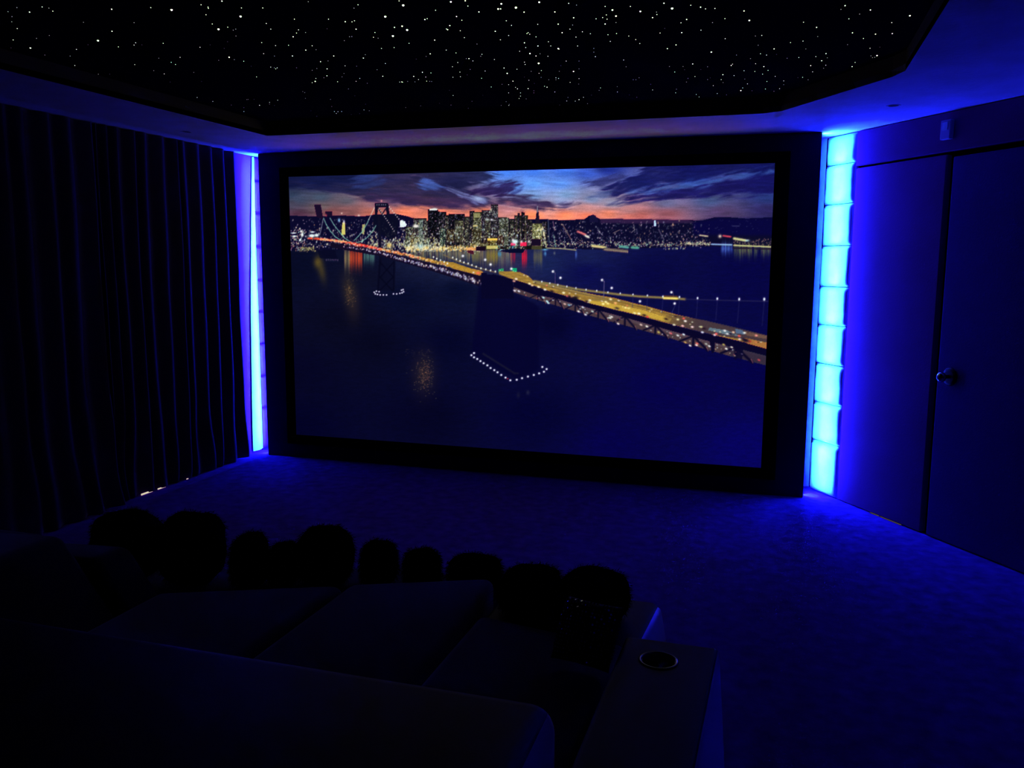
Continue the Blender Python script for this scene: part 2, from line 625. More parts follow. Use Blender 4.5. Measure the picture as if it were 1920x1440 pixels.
def wisp(img, pts, c, a=1.0, r=3.5, ang=-.12, lx=26., ly=3.4, amt=1.15, seed=1, sharp=2.6):
    ca, sa = math.cos(ang), math.sin(ang)
    P = X * ca + Y * sa; Q = -X * sa + Y * ca
    wob = (fbm(X / 38, Y / 14, seed + 50, 3) - .5) * 9
    n = fbm(P / lx, (Q + wob) / ly, seed, 5)
    m = blur(pmask(pts), r * 1.7)
    d = np.clip((m + (n - .5) * amt * 1.5 * (1 - np.abs(2 * m - 1) * .4) - .52) * 1.9 + .5, 0, 1) * np.clip(m * 8, 0, 1)
    return comp(img, blur(d, .5) * a * (.86 + .28 * (n - .5)), c)


def rect(img, x0, x1, y0, y1, c, a=1.0):
    return poly(img, [(x0, y0), (x1, y0), (x1, y1), (x0, y1)], c, a)


def dot(img, x, y, rx, ry, c, a=1.0, rot=0.0, hard=False):
    gx, gy = to_grid(x, y)
    R = int(max(rx, ry) * 3.2) + 3
    i0, i1, j0, j1 = max(0, int(gx) - R), min(GX + 1, int(gx) + R + 1), max(0, int(gy) - R), min(GZ + 1, int(gy) + R + 1)
    if i1 <= i0 or j1 <= j0: return
    s = (slice(j0, j1), slice(i0, i1))
    dx = X[s] - x; dy = Y[s] - y
    if rot:
        cr, sr = math.cos(rot), math.sin(rot)
        dx, dy = dx * cr + dy * sr, -dx * sr + dy * cr
    m = np.exp(-((dx / rx) ** 2 + (dy / ry) ** 2))
    if hard: m = np.clip(m * 1.6, 0, 1)
    img[s] = comp(img[s], m * a, c)


def line(img, pts, w, c, a=1.0, c2=None, w2=None):
    segs = list(zip(pts, pts[1:]))
    tot = sum(math.hypot(q[0] - p[0], q[1] - p[1]) for p, q in segs); acc = 0
    for p, q in segs:
        L = math.hypot(q[0] - p[0], q[1] - p[1])
        n = max(1, int(L / 1.2))
        for k in range(n + 1):
            t = k / n
            f = (acc + t * L) / tot
            cc = c if c2 is None else tuple(c[i] * (1 - f) + c2[i] * f for i in range(3))
            ww = w if w2 is None else w * (1 - f) + w2 * f
            dot(img, p[0] + (q[0] - p[0]) * t, p[1] + (q[1] - p[1]) * t, ww, ww, cc, a)
        acc += L


def pathy(pts, x):
    return float(np.interp(x, [p[0] for p in pts], [p[1] for p in pts]))


R_ = random.Random(5)
U = R_.uniform


def paint():
    sky = [(545, 345, (14, 20, 62)), (600, 345, (20, 26, 72)), (660, 335, (30, 40, 92)), (545, 366, (45, 58, 84)), (545, 382, (66, 62, 82)),
           (600, 370, (62, 74, 96)), (560, 374, (58, 68, 92)), (600, 388, (92, 78, 82)), (650, 376, (92, 88, 104)), (650, 396, (125, 78, 80)), (560, 402, (75, 45, 66)),
           (700, 385, (135, 95, 105)), (700, 402, (185, 98, 82)), (760, 398, (228, 120, 88)), (820, 404, (245, 125, 82)), (900, 396, (238, 130, 96)),
           (820, 388, (215, 120, 105)), (740, 378, (110, 80, 110)), (780, 390, (200, 115, 100)), (850, 345, (42, 46, 96)), (900, 375, (110, 95, 135)),
           (950, 322, (66, 120, 225)), (1000, 322, (62, 115, 222)), (1060, 322, (62, 110, 220)), (1000, 345, (88, 145, 235)), (960, 350, (80, 125, 205)),
           (1050, 345, (85, 135, 225)), (1100, 325, (52, 82, 185)), (1140, 318, (28, 42, 130)), (1000, 366, (110, 145, 200)), (1060, 365, (120, 155, 205)),
           (1050, 378, (135, 150, 195)), (1030, 392, (215, 145, 135)), (1000, 404, (250, 132, 88)), (1060, 404, (246, 128, 90)), (1100, 405, (225, 115, 88)),
           (1100, 390, (190, 130, 130)), (1110, 374, (115, 130, 170)), (1150, 380, (128, 128, 155)), (1180, 395, (175, 118, 122)), (1180, 406, (195, 105, 95)),
           (1250, 380, (95, 95, 135)), (1250, 402, (140, 80, 92)), (1330, 376, (62, 76, 122)), (1350, 398, (75, 56, 96)), (1440, 370, (36, 50, 112)),
           (1440, 395, (42, 36, 88)), (620, 398, (120, 70, 72)), (700, 395, (175, 100, 88)), (1200, 405, (180, 95, 92)), (1140, 402, (225, 125, 98)), (1200, 345, (56, 78, 160)), (1300, 338, (36, 56, 135)), (1440, 318, (12, 18, 88)), (1300, 315, (20, 28, 108)), (1440, 345, (24, 38, 112))]
    img = field(sky, 0.45, 1.0)
    # cloud bodies
    img = wisp(img, [(530, 300), (900, 300), (912, 324), (948, 332), (915, 341), (880, 345), (862, 352), (905, 367), (935, 378), (900, 388), (850, 388), (800, 387),
                     (760, 382), (700, 375), (640, 366), (590, 356), (530, 350)], (24, 25, 62), .95, 3, .10, seed=2)
    img = wisp(img, [(640, 364), (720, 366), (800, 370), (880, 370), (960, 384), (900, 389), (830, 390), (760, 384), (700, 377)], (54, 34, 72), .6, 3.5, .10, seed=3)
    img = wisp(img, [(530, 300), (700, 300), (690, 346), (620, 349), (530, 346)], (12, 20, 62), .7, 7, .05, seed=5)
    img = wisp(img, [(655, 340), (690, 326), (722, 326), (722, 340), (690, 350), (665, 350)], (40, 54, 112), .75, 5, -.2, seed=6)
    img = wisp(img, [(778, 338), (800, 335), (820, 342), (836, 354), (812, 356), (788, 349)], (66, 92, 172), .9, 3, .25, seed=7)
    img = wisp(img, [(820, 350), (840, 349), (864, 360), (882, 366), (908, 370), (914, 378), (898, 382), (880, 374), (850, 363)], (104, 110, 168), .95, 2.4, .3, seed=8)
    dot(img, 897, 373, 11, 4.5, (150, 165, 205), .95, .2)
    img = wisp(img, [(862, 357), (895, 350), (925, 346), (945, 340), (984, 338), (966, 351), (946, 365), (915, 369), (885, 365)], (34, 22, 70), 1, 2.6, -.22, 22, 3, 1.3, seed=9)
    img = wisp(img, [(958, 360), (984, 351), (978, 360), (955, 367)], (46, 54, 120), .9, 1.6, -.3, seed=10)
    img = wisp(img, [(925, 367), (950, 368), (985, 367), (1016, 376), (1050, 389), (1012, 392), (960, 388), (935, 380)], (44, 32, 70), 1, 2.6, .08, 24, 3, 1.3, seed=11)
    img = wisp(img, [(905, 384), (950, 380), (975, 386), (1010, 392), (960, 395), (920, 392)], (165, 102, 112), .7, 3, .1, seed=12)
    img = wisp(img, [(1030, 390), (1050, 382), (1090, 377), (1096, 381), (1068, 390)], (64, 52, 98), 1, 2, -.2, 20, 2.6, 1.2, seed=13)
    img = wisp(img, [(1042, 394), (1062, 392), (1074, 396), (1055, 398)], (150, 82, 92), .9, 1.4, seed=31)
    img = wisp(img, [(1080, 351), (1100, 341), (1130, 333), (1180, 324), (1170, 337), (1120, 349)], (40, 42, 98), .95, 2.6, -.28, 30, 3, 1.3, seed=14)
    img = wisp(img, [(1122, 356), (1165, 342), (1200, 325), (1215, 295), (1480, 295), (1480, 318), (1380, 324), (1330, 336), (1250, 348), (1190, 361), (1150, 366)], (15, 17, 76), .97, 3, -.24, 34, 3.4, 1.3, seed=15)
    img = wisp(img, [(1090, 360), (1130, 355), (1162, 361), (1130, 368), (1098, 368)], (66, 78, 128), .8, 3, -.15, seed=18)
    img = wisp(img, [(1150, 376), (1200, 364), (1260, 354), (1320, 346), (1380, 335), (1480, 322), (1480, 359), (1400, 364), (1340, 369), (1260, 372), (1200, 377)], (18, 15, 80), .98, 3, -.14, 36, 3.2, 1.2, seed=16)
    img = wisp(img, [(1120, 386), (1165, 377), (1220, 369), (1242, 372), (1190, 380), (1150, 386)], (56, 54, 104), .85, 2.2, -.2, seed=19)
    img = wisp(img, [(1160, 366), (1230, 351), (1300, 343), (1380, 325), (1454, 316), (1454, 322), (1310, 350), (1240, 361)], (56, 86, 160), .75, 2.4, -.2, seed=17)
    st = fbm(X / 26 + Y / 14, Y / 4 - X / 60, 40, 4)
    img *= (0.88 + 0.42 * st)[..., None]
    # ------------------------------------------------ land and water
    hill = [(500, 405), (541, 404), (590, 406), (640, 404), (680, 406), (705, 402), (742, 401), (762, 405), (780, 411), (800, 414), (860, 410), (1020, 411),
            (1060, 413), (1096, 411), (1104, 405), (1112, 403), (1120, 408), (1126, 411), (1200, 411), (1280, 413), (1318, 413), (1338, 408), (1362, 407), (1400, 410), (1470, 406)]
    img = poly(img, hill + [(1480, 900), (500, 900)], (10, 9, 42))
    img = poly(img, [(1126, 411), (1200, 411), (1290, 413), (1310, 418), (1126, 419)], (50, 30, 70), .9, 1)
    img = poly(img, [(1300, 416), (1345, 409), (1465, 409), (1465, 442), (1300, 440)], (8, 6, 62), .9, 2)
    land = img.copy()
    wat = [(560, 500, (8, 12, 40)), (560, 700, (6, 6, 38)), (560, 800, (3, 3, 40)), (680, 520, (13, 16, 42)), (780, 490, (22, 28, 62)), (760, 560, (8, 13, 46)),
           (860, 500, (36, 44, 80)), (860, 545, (8, 14, 48)), (840, 640, (5, 7, 44)), (960, 490, (44, 44, 88)), (1020, 490, (26, 38, 92)), (1100, 480, (24, 32, 88)), (1100, 510, (12, 14, 82)),
           (1220, 520, (8, 8, 70)), (1400, 520, (7, 6, 72)), (1040, 610, (5, 5, 50)), (1100, 620, (8, 8, 66)), (1250, 720, (6, 3, 80)), (1400, 840, (7, 4, 102)),
           (1000, 780, (4, 4, 52)), (800, 780, (5, 5, 38)), (1150, 840, (6, 3, 78)), (700, 640, (7, 8, 34)), (640, 600, (9, 10, 34)), (1430, 700, (5, 3, 76))]
    water = field(wat, 0.7, 1.0, 2.4)
    rip = fbm(X / 9, Y / 2.2, 70, 3)
    water *= (0.80 + 0.24 * rip)[..., None]
    shore = [(500, 470), (560, 470), (700, 468), (780, 469), (900, 470), (1000, 466), (1050, 464), (1100, 468), (1200, 466), (1260, 463), (1300, 462), (1372, 463), (1470, 463)]
    mw = pmask(shore + [(1480, 900), (500, 900)])
    img = comp(land, mw, 0) + water * mw[..., None]
    # shore reflections
    for _ in range(520):
        x = U(770, 960); y0 = 471; L = U(4, 16) * (1 if x < 900 else 1.5)
        c = R_.choice([(200, 170, 90), (150, 150, 110), (120, 140, 130), (170, 120, 80)])
        dot(img, x, y0 + L * .5, U(.5, 1.0), L, c, U(.06, .3))
    for x0, x1, y1, c, a in ((655, 679, 502, (205, 70, 40), .75), (646, 656, 506, (150, 130, 90), .6), (682, 703, 494, (90, 140, 130), .45), (885, 900, 492, (110, 105, 60), .5),
                             (912, 934, 494, (130, 115, 45), .6), (957, 966, 492, (150, 25, 60), .6), (979, 988, 497, (225, 25, 55), .85), (1000, 1018, 498, (110, 105, 75), .45),
                             (934, 940, 482, (60, 150, 200), .5), (1020, 1024, 480, (90, 160, 220), .6), (1079, 1082, 485, (80, 120, 210), .6), (1038, 1042, 478, (120, 130, 120), .35)):
        for _ in range(int((x1 - x0) * 4)):
            x = U(x0, x1)
            dot(img, x, 473 + (y1 - 473) * .35, .8, (y1 - 473) * U(.35, .7), c, a * U(.15, .5))
    for _ in range(100):
        x = U(1374, 1448); dot(img, x, 466 + U(0, 6), .9, U(5, 14), R_.choice([(150, 150, 60), (120, 150, 90), (170, 160, 90), (90, 120, 70)]), U(.1, .35))
    for _ in range(50):
        x = U(1352, 1374); dot(img, x, 466, .8, U(4, 12), (80, 120, 220), U(.1, .4))
    # glints on the water
    dot(img, 596, 492, 7, 10, (110, 90, 35), .75); dot(img, 603, 506, 7, 22, (90, 75, 35), .6, -.2)
    dot(img, 655, 548, 12, 32, (80, 62, 38), .5, -.15); dot(img, 664, 575, 12, 30, (50, 38, 40), .35)
    dot(img, 795, 700, 20, 38, (50, 38, 40), .6)
    for _ in range(260):
        x, y = R_.gauss(797, 9), R_.gauss(703, 16)
        dot(img, x, y, .9, .7, (150, 120, 75), U(.1, .6))
    for _ in range(110):
        x, y = R_.gauss(656, 5), R_.gauss(550, 12)
        dot(img, x, y, .9, .8, (150, 120, 70), U(.1, .5))
    for _ in range(40):
        dot(img, U(760, 812), U(655, 668), 1.4, .6, (90, 70, 60), U(.1, .35))
    # ------------------------------------------------ city
    WN = [(150, 150, 112), (125, 140, 125), (195, 190, 140), (110, 130, 130), (165, 145, 100), (190, 200, 195)]
    builds = [(775, 800, 409, (60, 62, 62)), (784, 794, 411, (150, 185, 170)), (794, 808, 414, (75, 78, 72)), (803, 822, 393, (12, 12, 34)), (821, 837, 397, (22, 24, 40)),
              (834, 848, 404, (52, 55, 52)), (842, 871, 401, (13, 9, 34)), (852, 872, 413, (85, 88, 68)), (870, 884, 406, (62, 66, 60)), (881, 890, 396, (24, 24, 38)),
              (886, 905, 398, (118, 120, 82)), (904, 922, 394, (38, 42, 56)), (908, 924, 412, (70, 72, 62)), (921, 934, 383, (34, 34, 48)), (934, 955, 408, (84, 94, 80)), (955, 965, 412, (46, 50, 48)),
              (965, 990, 404, (84, 82, 62)), (971, 975, 400, (24, 20, 38)), (978, 984, 398, (24, 20, 38)), (988, 998, 412, (44, 44, 48)), (997, 1017, 419, (205, 200, 120)),
              (1017, 1026, 415, (30, 30, 46)), (824, 836, 428, (70, 105, 92)), (837, 852, 430, (105, 92, 62)), (852, 866, 436, (70, 70, 52)), (884, 902, 430, (130, 120, 75)),
              (905, 912, 440, (60, 45, 40)), (912, 933, 446, (150, 110, 40)), (933, 945, 441, (82, 50, 34)), (760, 776, 425, (66, 78, 66)), (768, 776, 436, (140, 100, 60)), (800, 806, 445, (110, 130, 110)),
              (880, 915, 455, (170, 150, 90)), (836, 862, 454, (20, 22, 36)), (806, 822, 430, (14, 10, 34))]
    for x0, x1, y0, c in builds:
        dk = tuple(v * .30 + 4 for v in c)
        rect(img, x0, x1, y0, 468, dk)
        bright = sum(c) / 3
        tone = U(.75, 1.3); litp = U(.5, .9) * min(1, bright / 40)
        gy = y0 + 2.2
        while gy < 461:
            rowk = U(.5, 1.4)
            gx = x0 + 1.2
            while gx < x1 - .8:
                if U(0, 1) < litp:
                    k = 1.25 * tone * rowk * (U(.5, 1.1) if U(0, 1) < .7 else U(1.3, 2.3))
                    w = R_.choice(WN)
                    dot(img, gx + U(-.3, .3), gy + U(-.3, .3), .72, .95, tuple(min(255, v * .4 * k + c[i] * .85 * k) for i, v in enumerate(w)), U(.55, .95))
                gx += 1.75
            gy += 2.15
        line(img, [(x0 + .2, y0), (x0 + .2, 462)], .7, (8, 7, 28), .75)
    for _ in range(120):
        dot(img, U(765, 1015), U(418, 464), U(.6, 1.1), U(.9, 1.6), R_.choice([(235, 230, 190), (200, 225, 200), (250, 240, 220), (240, 205, 130)]), U(.4, 1))
    for _ in range(170):
        dot(img, U(548, 1012), U(425, 466), U(.8, 1.3), U(1.1, 1.9), R_.choice([(255, 250, 225), (225, 245, 225), (255, 235, 190), (215, 235, 250)]), U(.7, 1))
    # white roofs and signs
    rect(img, 806, 820, 391.5, 394.5, (235, 238, 230)); dot(img, 815, 391.5, 5, 1.6, (230, 240, 230), .9)
    rect(img, 750, 760, 415, 422, (235, 245, 245)); poly(img, [(750, 415), (754, 412), (759, 416), (763, 420), (762, 424), (758, 426), (750, 426)], (235, 250, 250), .95); dot(img, 780, 424, 5, 2.6, (240, 235, 225), 1, 0, True)
    rect(img, 914, 933, 447, 451, (245, 205, 90)); rect(img, 912, 934, 461, 467, (240, 225, 130), .8)
    dot(img, 914, 412, 4, 1.6, (225, 230, 225), 1); dot(img, 922, 412, 2.5, 2, (235, 225, 240), 1); dot(img, 921, 394, 1.6, 3, (220, 215, 190), .9)
    rect(img, 888, 901, 400, 408, (165, 160, 105), .7); rect(img, 887, 896, 422, 425, (215, 195, 130), .9)
    # pyramid tower
    poly(img, [(1008, 383), (1003.5, 418), (1012.5, 418)], (26, 18, 40)); line(img, [(1008, 386), (1007.6, 398)], .7, (205, 205, 225), .8); line(img, [(1008.2, 379), (1008, 386)], .5, (50, 40, 80), .8)
    for _ in range(40):
        dot(img, U(1000, 1016), U(421, 446), 1.1, .9, (250, 245, 165), U(.4, .9))
    rect(img, 997, 1014, 449, 460, (22, 12, 36))
    for _ in range(40):
        t = U(0, 1); dot(img, 1017 + 7 * t + U(-1.5, 1.5), 425 + 38 * t, 1, 1.2, (255, 240, 190), U(.5, 1))
    # scattered lights, left shore and slopes
    for _ in range(900):
        x = U(545, 800); y = U(409, 467)
        dens = (y - 405) / 60
        if U(0, 1) > dens * .9 + .12: continue
        c = R_.choice([(200, 205, 190), (150, 170, 160), (220, 190, 120), (120, 140, 150), (235, 235, 225)])
        dot(img, x, y, U(.6, 1), U(.8, 1.5), c, U(.2, .85))
    for _ in range(950):
        x = U(1016, 1330); t = (x - 1016) / 314
        y = 414 + (U(0, 1) ** (.75)) * 48
        if U(0, 1) < .35 * t and y < 440: continue
        c = R_.choice([(190, 200, 190), (130, 150, 150), (225, 205, 150), (100, 110, 140), (160, 170, 190), (235, 225, 220)])
        q_ = U(0, 1) ** 2; dot(img, x, y, .55 + .6 * q_, .7 + .9 * q_, c, (.25 + .7 * q_) * (1 - .25 * t))
    for _ in range(420):
        x = U(1016, 1330); dot(img, x, R_.gauss(458, 3.4), U(.6, 1.1), U(.7, 1.2), R_.choice([(240, 225, 150), (250, 245, 220), (150, 220, 190), (220, 200, 160)]), U(.3, .95))
    # street lines
    for pts, c in (([(1055, 421), (1071, 449)], (225, 195, 150)), ([(1037, 415), (1040, 432)], (200, 160, 170)), ([(1121, 432), (1130, 441)], (200, 210, 210)), ([(1188, 421), (1190, 431), (1184, 436)], (190, 200, 180)),
                   ([(1162, 431), (1150, 437)], (190, 180, 150)), ([(1235, 430), (1245, 450)], (170, 180, 180)), ([(1038, 440), (1042, 462)], (140, 210, 190)), ([(1028, 412), (1030, 455)], (120, 160, 150))):
        line(img, pts, .9, c, .45)
    line(img, [(1083, 434), (1098, 440)], 1.7, (240, 120, 120), .8); line(img, [(1098, 442), (1104, 445)], 1.8, (245, 240, 220), .8)
    poly(img, [(1226.5, 413), (1230, 412.5), (1230, 424), (1225.5, 424.5)], (190, 225, 245)); dot(img, 1262, 422, 2, 1.3, (250, 190, 150), .9)
    poly(img, [(1105, 411), (1107, 405), (1112, 402.5), (1117, 405), (1121, 411), (1121, 417), (1105, 417)], (20, 17, 55))
    # piers right of the towers
    line(img, [(1025, 465), (1052, 466), (1080, 469)], 1.1, (185, 180, 120), .7); line(img, [(1110, 461), (1135, 464)], 2, (235, 215, 140), .8)
    poly(img, [(1132, 464), (1178, 468), (1178, 474), (1130, 470)], (70, 62, 68))
    for k in range(22): dot(img, 1134 + k * 2.05, 467.5 + k * .22, .7, 2.2, (210, 180, 145), .8)
    line(img, [(1162, 462), (1178, 464)], 2.0, (90, 165, 155), .8); line(img, [(1184, 464), (1197, 465)], 2, (90, 175, 150), .7)
    for k in range(20): dot(img, U(1244, 1284), U(464.5, 468), .9, 1.2, R_.choice([(210, 220, 140), (160, 190, 170)]), .7)
    for _ in range(60): dot(img, U(1286, 1335), U(454, 459), 1, 1.1, (245, 225, 175), U(.3, .95))
    line(img, [(1312, 441), (1327, 443)], 1.3, (225, 205, 160), .8); dot(img, 1350, 443, 3, 3, (250, 225, 195), .95); line(img, [(1356, 442), (1370, 444)], 1.4, (240, 80, 95), .85)
    line(img, [(1334, 458), (1372, 459)], 1.3, (150, 195, 240), .9); line(img, [(1376, 447), (1398, 451)], 1.9, (220, 220, 150), .85); dot(img, 1401, 451, 4, 2, (200, 240, 240), .9)
    line(img, [(1376, 460), (1447, 463)], 1.2, (235, 230, 150), .85)
    for _ in range(70): dot(img, U(1376, 1447), U(448, 461), .9, 1.1, (210, 190, 140), U(.2, .75))
    for _ in range(26): dot(img, U(1340, 1440), U(412, 436), .7, .7, (120, 120, 170), U(.15, .5))
    line(img, [(1374, 424), (1386, 424)], .7, (140, 130, 170), .5)
    poly(img, [(1372, 464), (1448, 466), (1448, 468), (1372, 466)], (30, 24, 40))
    # waterfront glow
    for _ in range(620):
        x = U(760, 900); dot(img, x, R_.gauss(466, 2.6), U(.7, 1.3), U(.8, 1.7), R_.choice([(255, 225, 130), (255, 240, 190), (255, 190, 90), (240, 250, 230)]), U(.3, .95))
    for _ in range(420):
        x = U(690, 830); dot(img, x, R_.gauss(457, 7), .9, 1.6, R_.choice([(255, 235, 150), (225, 235, 190), (250, 250, 235)]), U(.2, .9))
    dot(img, 730, 460, 5, 5, (255, 220, 120), .9); dot(img, 788, 462, 6, 5, (190, 225, 225), .8); dot(img, 884, 467, 10, 3, (255, 160, 90), .85)
    for _ in range(80): dot(img, U(930, 985), U(457, 470), 1.0, 1.0, R_.choice([(140, 240, 220), (120, 200, 240), (240, 250, 235)]), U(.3, .9))
    rect(img, 958, 967, 455, 460, (240, 60, 110)); rect(img, 976, 988, 454, 461, (245, 40, 85)); dot(img, 966, 453, 5, 3.4, (215, 245, 250), 1, 0, True)
    for q in ((978, 453), (992, 453), (962, 450)): dot(img, *q, 2.2, 2.6, (250, 235, 240), .95)
    poly(img, [(935, 470), (965, 466), (985, 468), (980, 474), (955, 474)], (6, 10, 42)); dot(img, 1022, 468, 5, 1.6, (120, 200, 250), .9)
    rect(img, 893, 910, 463, 470, (20, 8, 28)); poly(img, [(876, 470), (888, 470), (888, 477), (878, 474)], (70, 20, 40))
    # bright cluster at far left
    for q in ((552, 443, 4, 1.3), (551, 437, 4, 1.0), (567, 440, 2, 3.4), (563, 450, 1.8, 2), (565, 434, 2, 1.8), (585, 442, 5, 2.6), (594, 441, 3.5, 2.2), (586, 435, 4, 1.1)):
        dot(img, *q, (235, 250, 250), 1, 0, True)
    for _ in range(90): dot(img, U(545, 572), U(430, 470), .9, 1.1, R_.choice([(255, 180, 180), (255, 240, 230), (190, 240, 220), (230, 190, 130)]), U(.3, .95))
    for _ in range(70): dot(img, U(560, 592), U(463, 472), 1, 1.1, R_.choice([(200, 190, 110), (170, 165, 100)]), U(.3, .8))
    for k in range(7): dot(img, 612 + k * 3.6, 487.5 + U(-.6, .6), .6, 1.8, (170, 170, 190), .7)
    poly(img, [(642, 417), (647, 417), (648, 440), (640, 441)], (215, 205, 110)); dot(img, 636, 413, 2.2, 3.4, (150, 210, 255), .95); dot(img, 645, 416, 1.6, 3.5, (240, 230, 250), .95)
    poly(img, [(679, 421), (685, 421), (683, 440), (679, 438)], (170, 165, 110)); dot(img, 673, 404, 2, 1.6, (250, 225, 210), .9); dot(img, 641, 400, 1.4, 1.4, (255, 220, 200), .9)
    # far and main bridge towers
    poly(img, [(589.5, 384), (601.5, 384), (606.5, 411), (594, 407)], (24, 12, 40)); poly(img, [(610, 397), (623, 396.5), (623, 405), (611, 405)], (24, 12, 40)); dot(img, 612, 404, 1.2, 2.2, (250, 90, 110), .8)
    T = (14, 12, 34)
    poly(img, [(703, 381), (708.5, 381), (708, 405), (703, 405)], T); poly(img, [(723, 381), (728.5, 381), (731, 407), (725.5, 407)], T); rect(img, 703, 728.5, 381, 388.5, T)
    line(img, [(709, 390), (716, 400)], 1.1, T); line(img, [(724, 391), (717, 401)], 1.1, T)
    poly(img, [(700, 404), (748, 402), (745, 440), (735, 450), (700, 432)], (10, 12, 34), .85)
    for q in (707, 711, 715.5, 719, 723): dot(img, q, 384, 1, 1.2, (150, 175, 175), .8)
    dot(img, 715.5, 377, 1.6, 1.8, (255, 150, 160), .95)
    # catenaries
    TEAL = (120, 185, 165)
    line(img, [(607, 409), (612, 421), (620, 434), (630, 445), (642, 452), (655, 456)], .95, TEAL, .8)
    line(img, [(619, 409), (626, 421), (636, 434), (646, 446), (656, 453), (664, 456)], .95, TEAL, .8)
    line(img, [(664, 451), (672, 443), (680, 434), (688, 420), (692, 411)], .95, TEAL, .75); line(img, [(668, 455), (680, 452), (690, 444), (700, 432), (705, 423)], .95, TEAL, .75)
    line(img, [(606, 411), (603, 427), (600, 440)], .8, (170, 190, 190), .6)
    for k in range(9): t = k / 8; dot(img, 692 + 10 * t, 411 - 21 * t, .9, 1.3, (235, 225, 205), .9)
    for k in range(12): t = k / 11; dot(img, 711 + 28 * t, 392 + 37 * t * (1 + .12 * t), .9, 1.2, (235, 240, 215), .9)
    for k in range(9): t = k / 8; dot(img, 730 + 24 * t, 388 + 30 * t, 1.0, 1.3, (240, 240, 220), .9)
    # tower lower body
    poly(img, [(708.5, 404), (712.5, 404), (717, 500), (711, 498)], (14, 14, 36)); poly(img, [(711, 480), (742, 486), (741, 545), (706, 545)], (9, 10, 34), .6)
    for x0, y0, x1, y1 in ((713, 492, 738, 520), (738, 492, 713, 520), (713, 520, 736, 545), (737, 520, 712, 545), (713, 488, 709, 545), (739, 490, 738, 545)):
        line(img, [(x0, y0), (x1, y1)], 1.2, (4, 5, 26), .6)
    poly(img, [(596, 470), (628, 468), (634, 486), (600, 484)], (7, 8, 34), .8)
    # deck, left part
    up = [(578, 446.5), (610, 449), (640, 453), (680, 460), (712, 467), (760, 477), (800, 487), (850, 499), (903, 512)]
    low = [(640, 462), (690, 469), (712, 474), (760, 487.5), (800, 498), (850, 512), (903, 531)]
    poly(img, [(620, 455), (712, 471), (800, 492), (903, 518), (903, 538), (850, 521), (800, 505), (760, 494), (712, 480), (620, 464)], (18, 12, 36))
    n = 620
    for k in range(n):
        t = U(0, 1); x = 578 + 327 * t; w = 1.2 + 3.4 * t
        y = pathy(up, x) + U(-w, w) * .8
        if t < .42: c = R_.choice([(255, 60, 45), (250, 80, 50), (255, 45, 60), (255, 110, 60)])
        elif t < .62: c = R_.choice([(255, 120, 60), (255, 150, 60), (255, 170, 90)])
        else: c = R_.choice([(205, 150, 45), (235, 165, 60), (190, 130, 50), (215, 140, 60)])
        dot(img, x, y, 1.8, 1.2, c, .55)
    for _ in range(260):
        x = U(600, 903); dot(img, x, pathy(up, x) + U(-2.5, 3), 1.0, 1.0, R_.choice([(255, 250, 215), (255, 225, 150), (255, 120, 110)]), U(.5, 1))
    for _ in range(230):
        t = U(0, 1) ** .8; x = 640 + 263 * t; s = .8 + .9 * t
        dot(img, x, pathy(low, x) + U(-1, 1) * (1.2 + 3 * t), s * .85, s * 1.1, R_.choice([(240, 235, 255), (255, 250, 240), (220, 215, 250), (255, 215, 190), (190, 190, 240)]), U(.5, 1))
    for k in range(22):
        x = 730 + k * 8; y = pathy(low, x); line(img, [(x, y - 3), (x + 3, y + 6)], .7, (12, 8, 34), .7)
    line(img, [(600, 449), (650, 453)], 1.2, (255, 225, 140), .5)
    # ramp, sign, cars near the anchorage
    poly(img, [(822, 489), (850, 492), (905, 511), (900, 517), (850, 504)], (185, 140, 45), .85); line(img, [(832, 478), (860, 490), (900, 503), (930, 511)], 1.1, (130, 110, 70), .6)
    dot(img, 897, 512, 4.5, 2.4, (255, 110, 85), .95); dot(img, 888, 511, 2, 1.6, (245, 235, 225), .95)
    rect(img, 935, 945, 504, 511, (40, 150, 100), .95); rect(img, 960, 969, 503, 510, (15, 170, 115), .95)
    for q in ((938, 507), (942, 509), (963, 508), (967, 509)): dot(img, *q, 1, 1, (190, 240, 205), .8)
    # anchorage block
    blk = [(903, 512), (912, 511), (914, 515), (923, 515), (925, 514), (962, 523), (966, 545), (1010, 574), (1011, 693), (968, 710), (884, 664), (898, 640)]
    img = poly(img, [(898, 530), (966, 548), (1010, 574), (1011, 693), (968, 710), (884, 664)], (4, 3, 44), .75, 2)
    poly(img, [(903, 512), (912, 511), (914, 515), (923, 515), (925, 514), (962, 523), (964, 560), (903, 560)], (7, 6, 40))
    line(img, [(906, 663), (965, 700), (972, 700)], 1.6, (22, 22, 48), .7)
    # deck, right part
    ut = [(936, 509), (955, 509), (975, 510), (990, 517), (1001, 527), (1040, 536), (1080, 545), (1120, 553), (1150, 558), (1180, 566), (1220, 576), (1270, 590), (1320, 601), (1380, 616), (1440, 629)]
    ub = [(936, 514), (962, 524), (1000, 535), (1030, 546), (1080, 560), (1110, 569), (1150, 580), (1200, 592), (1270, 611), (1330, 626), (1400, 643), (1440, 654)]
    poly(img, ut + ub[::-1], (150, 116, 54))
    for _ in range(900):
        x = U(940, 1300); t = U(0, 1); y = pathy(ut, x) * (1 - t) + pathy(ub, x) * t
        dot(img, x, y, U(2, 6), U(.6, 1.2), R_.choice([(190, 150, 58), (110, 82, 40), (170, 130, 50), (215, 175, 80)]), U(.1, .4), .25)
    poly(img, [(1001, 527), (1060, 541), (1150, 561), (1150, 565), (1060, 546), (1001, 532)], (150, 125, 75)); line(img, [(1000, 531), (1060, 545), (1140, 561), (1220, 580), (1280, 596)], .8, (110, 80, 40), .7)
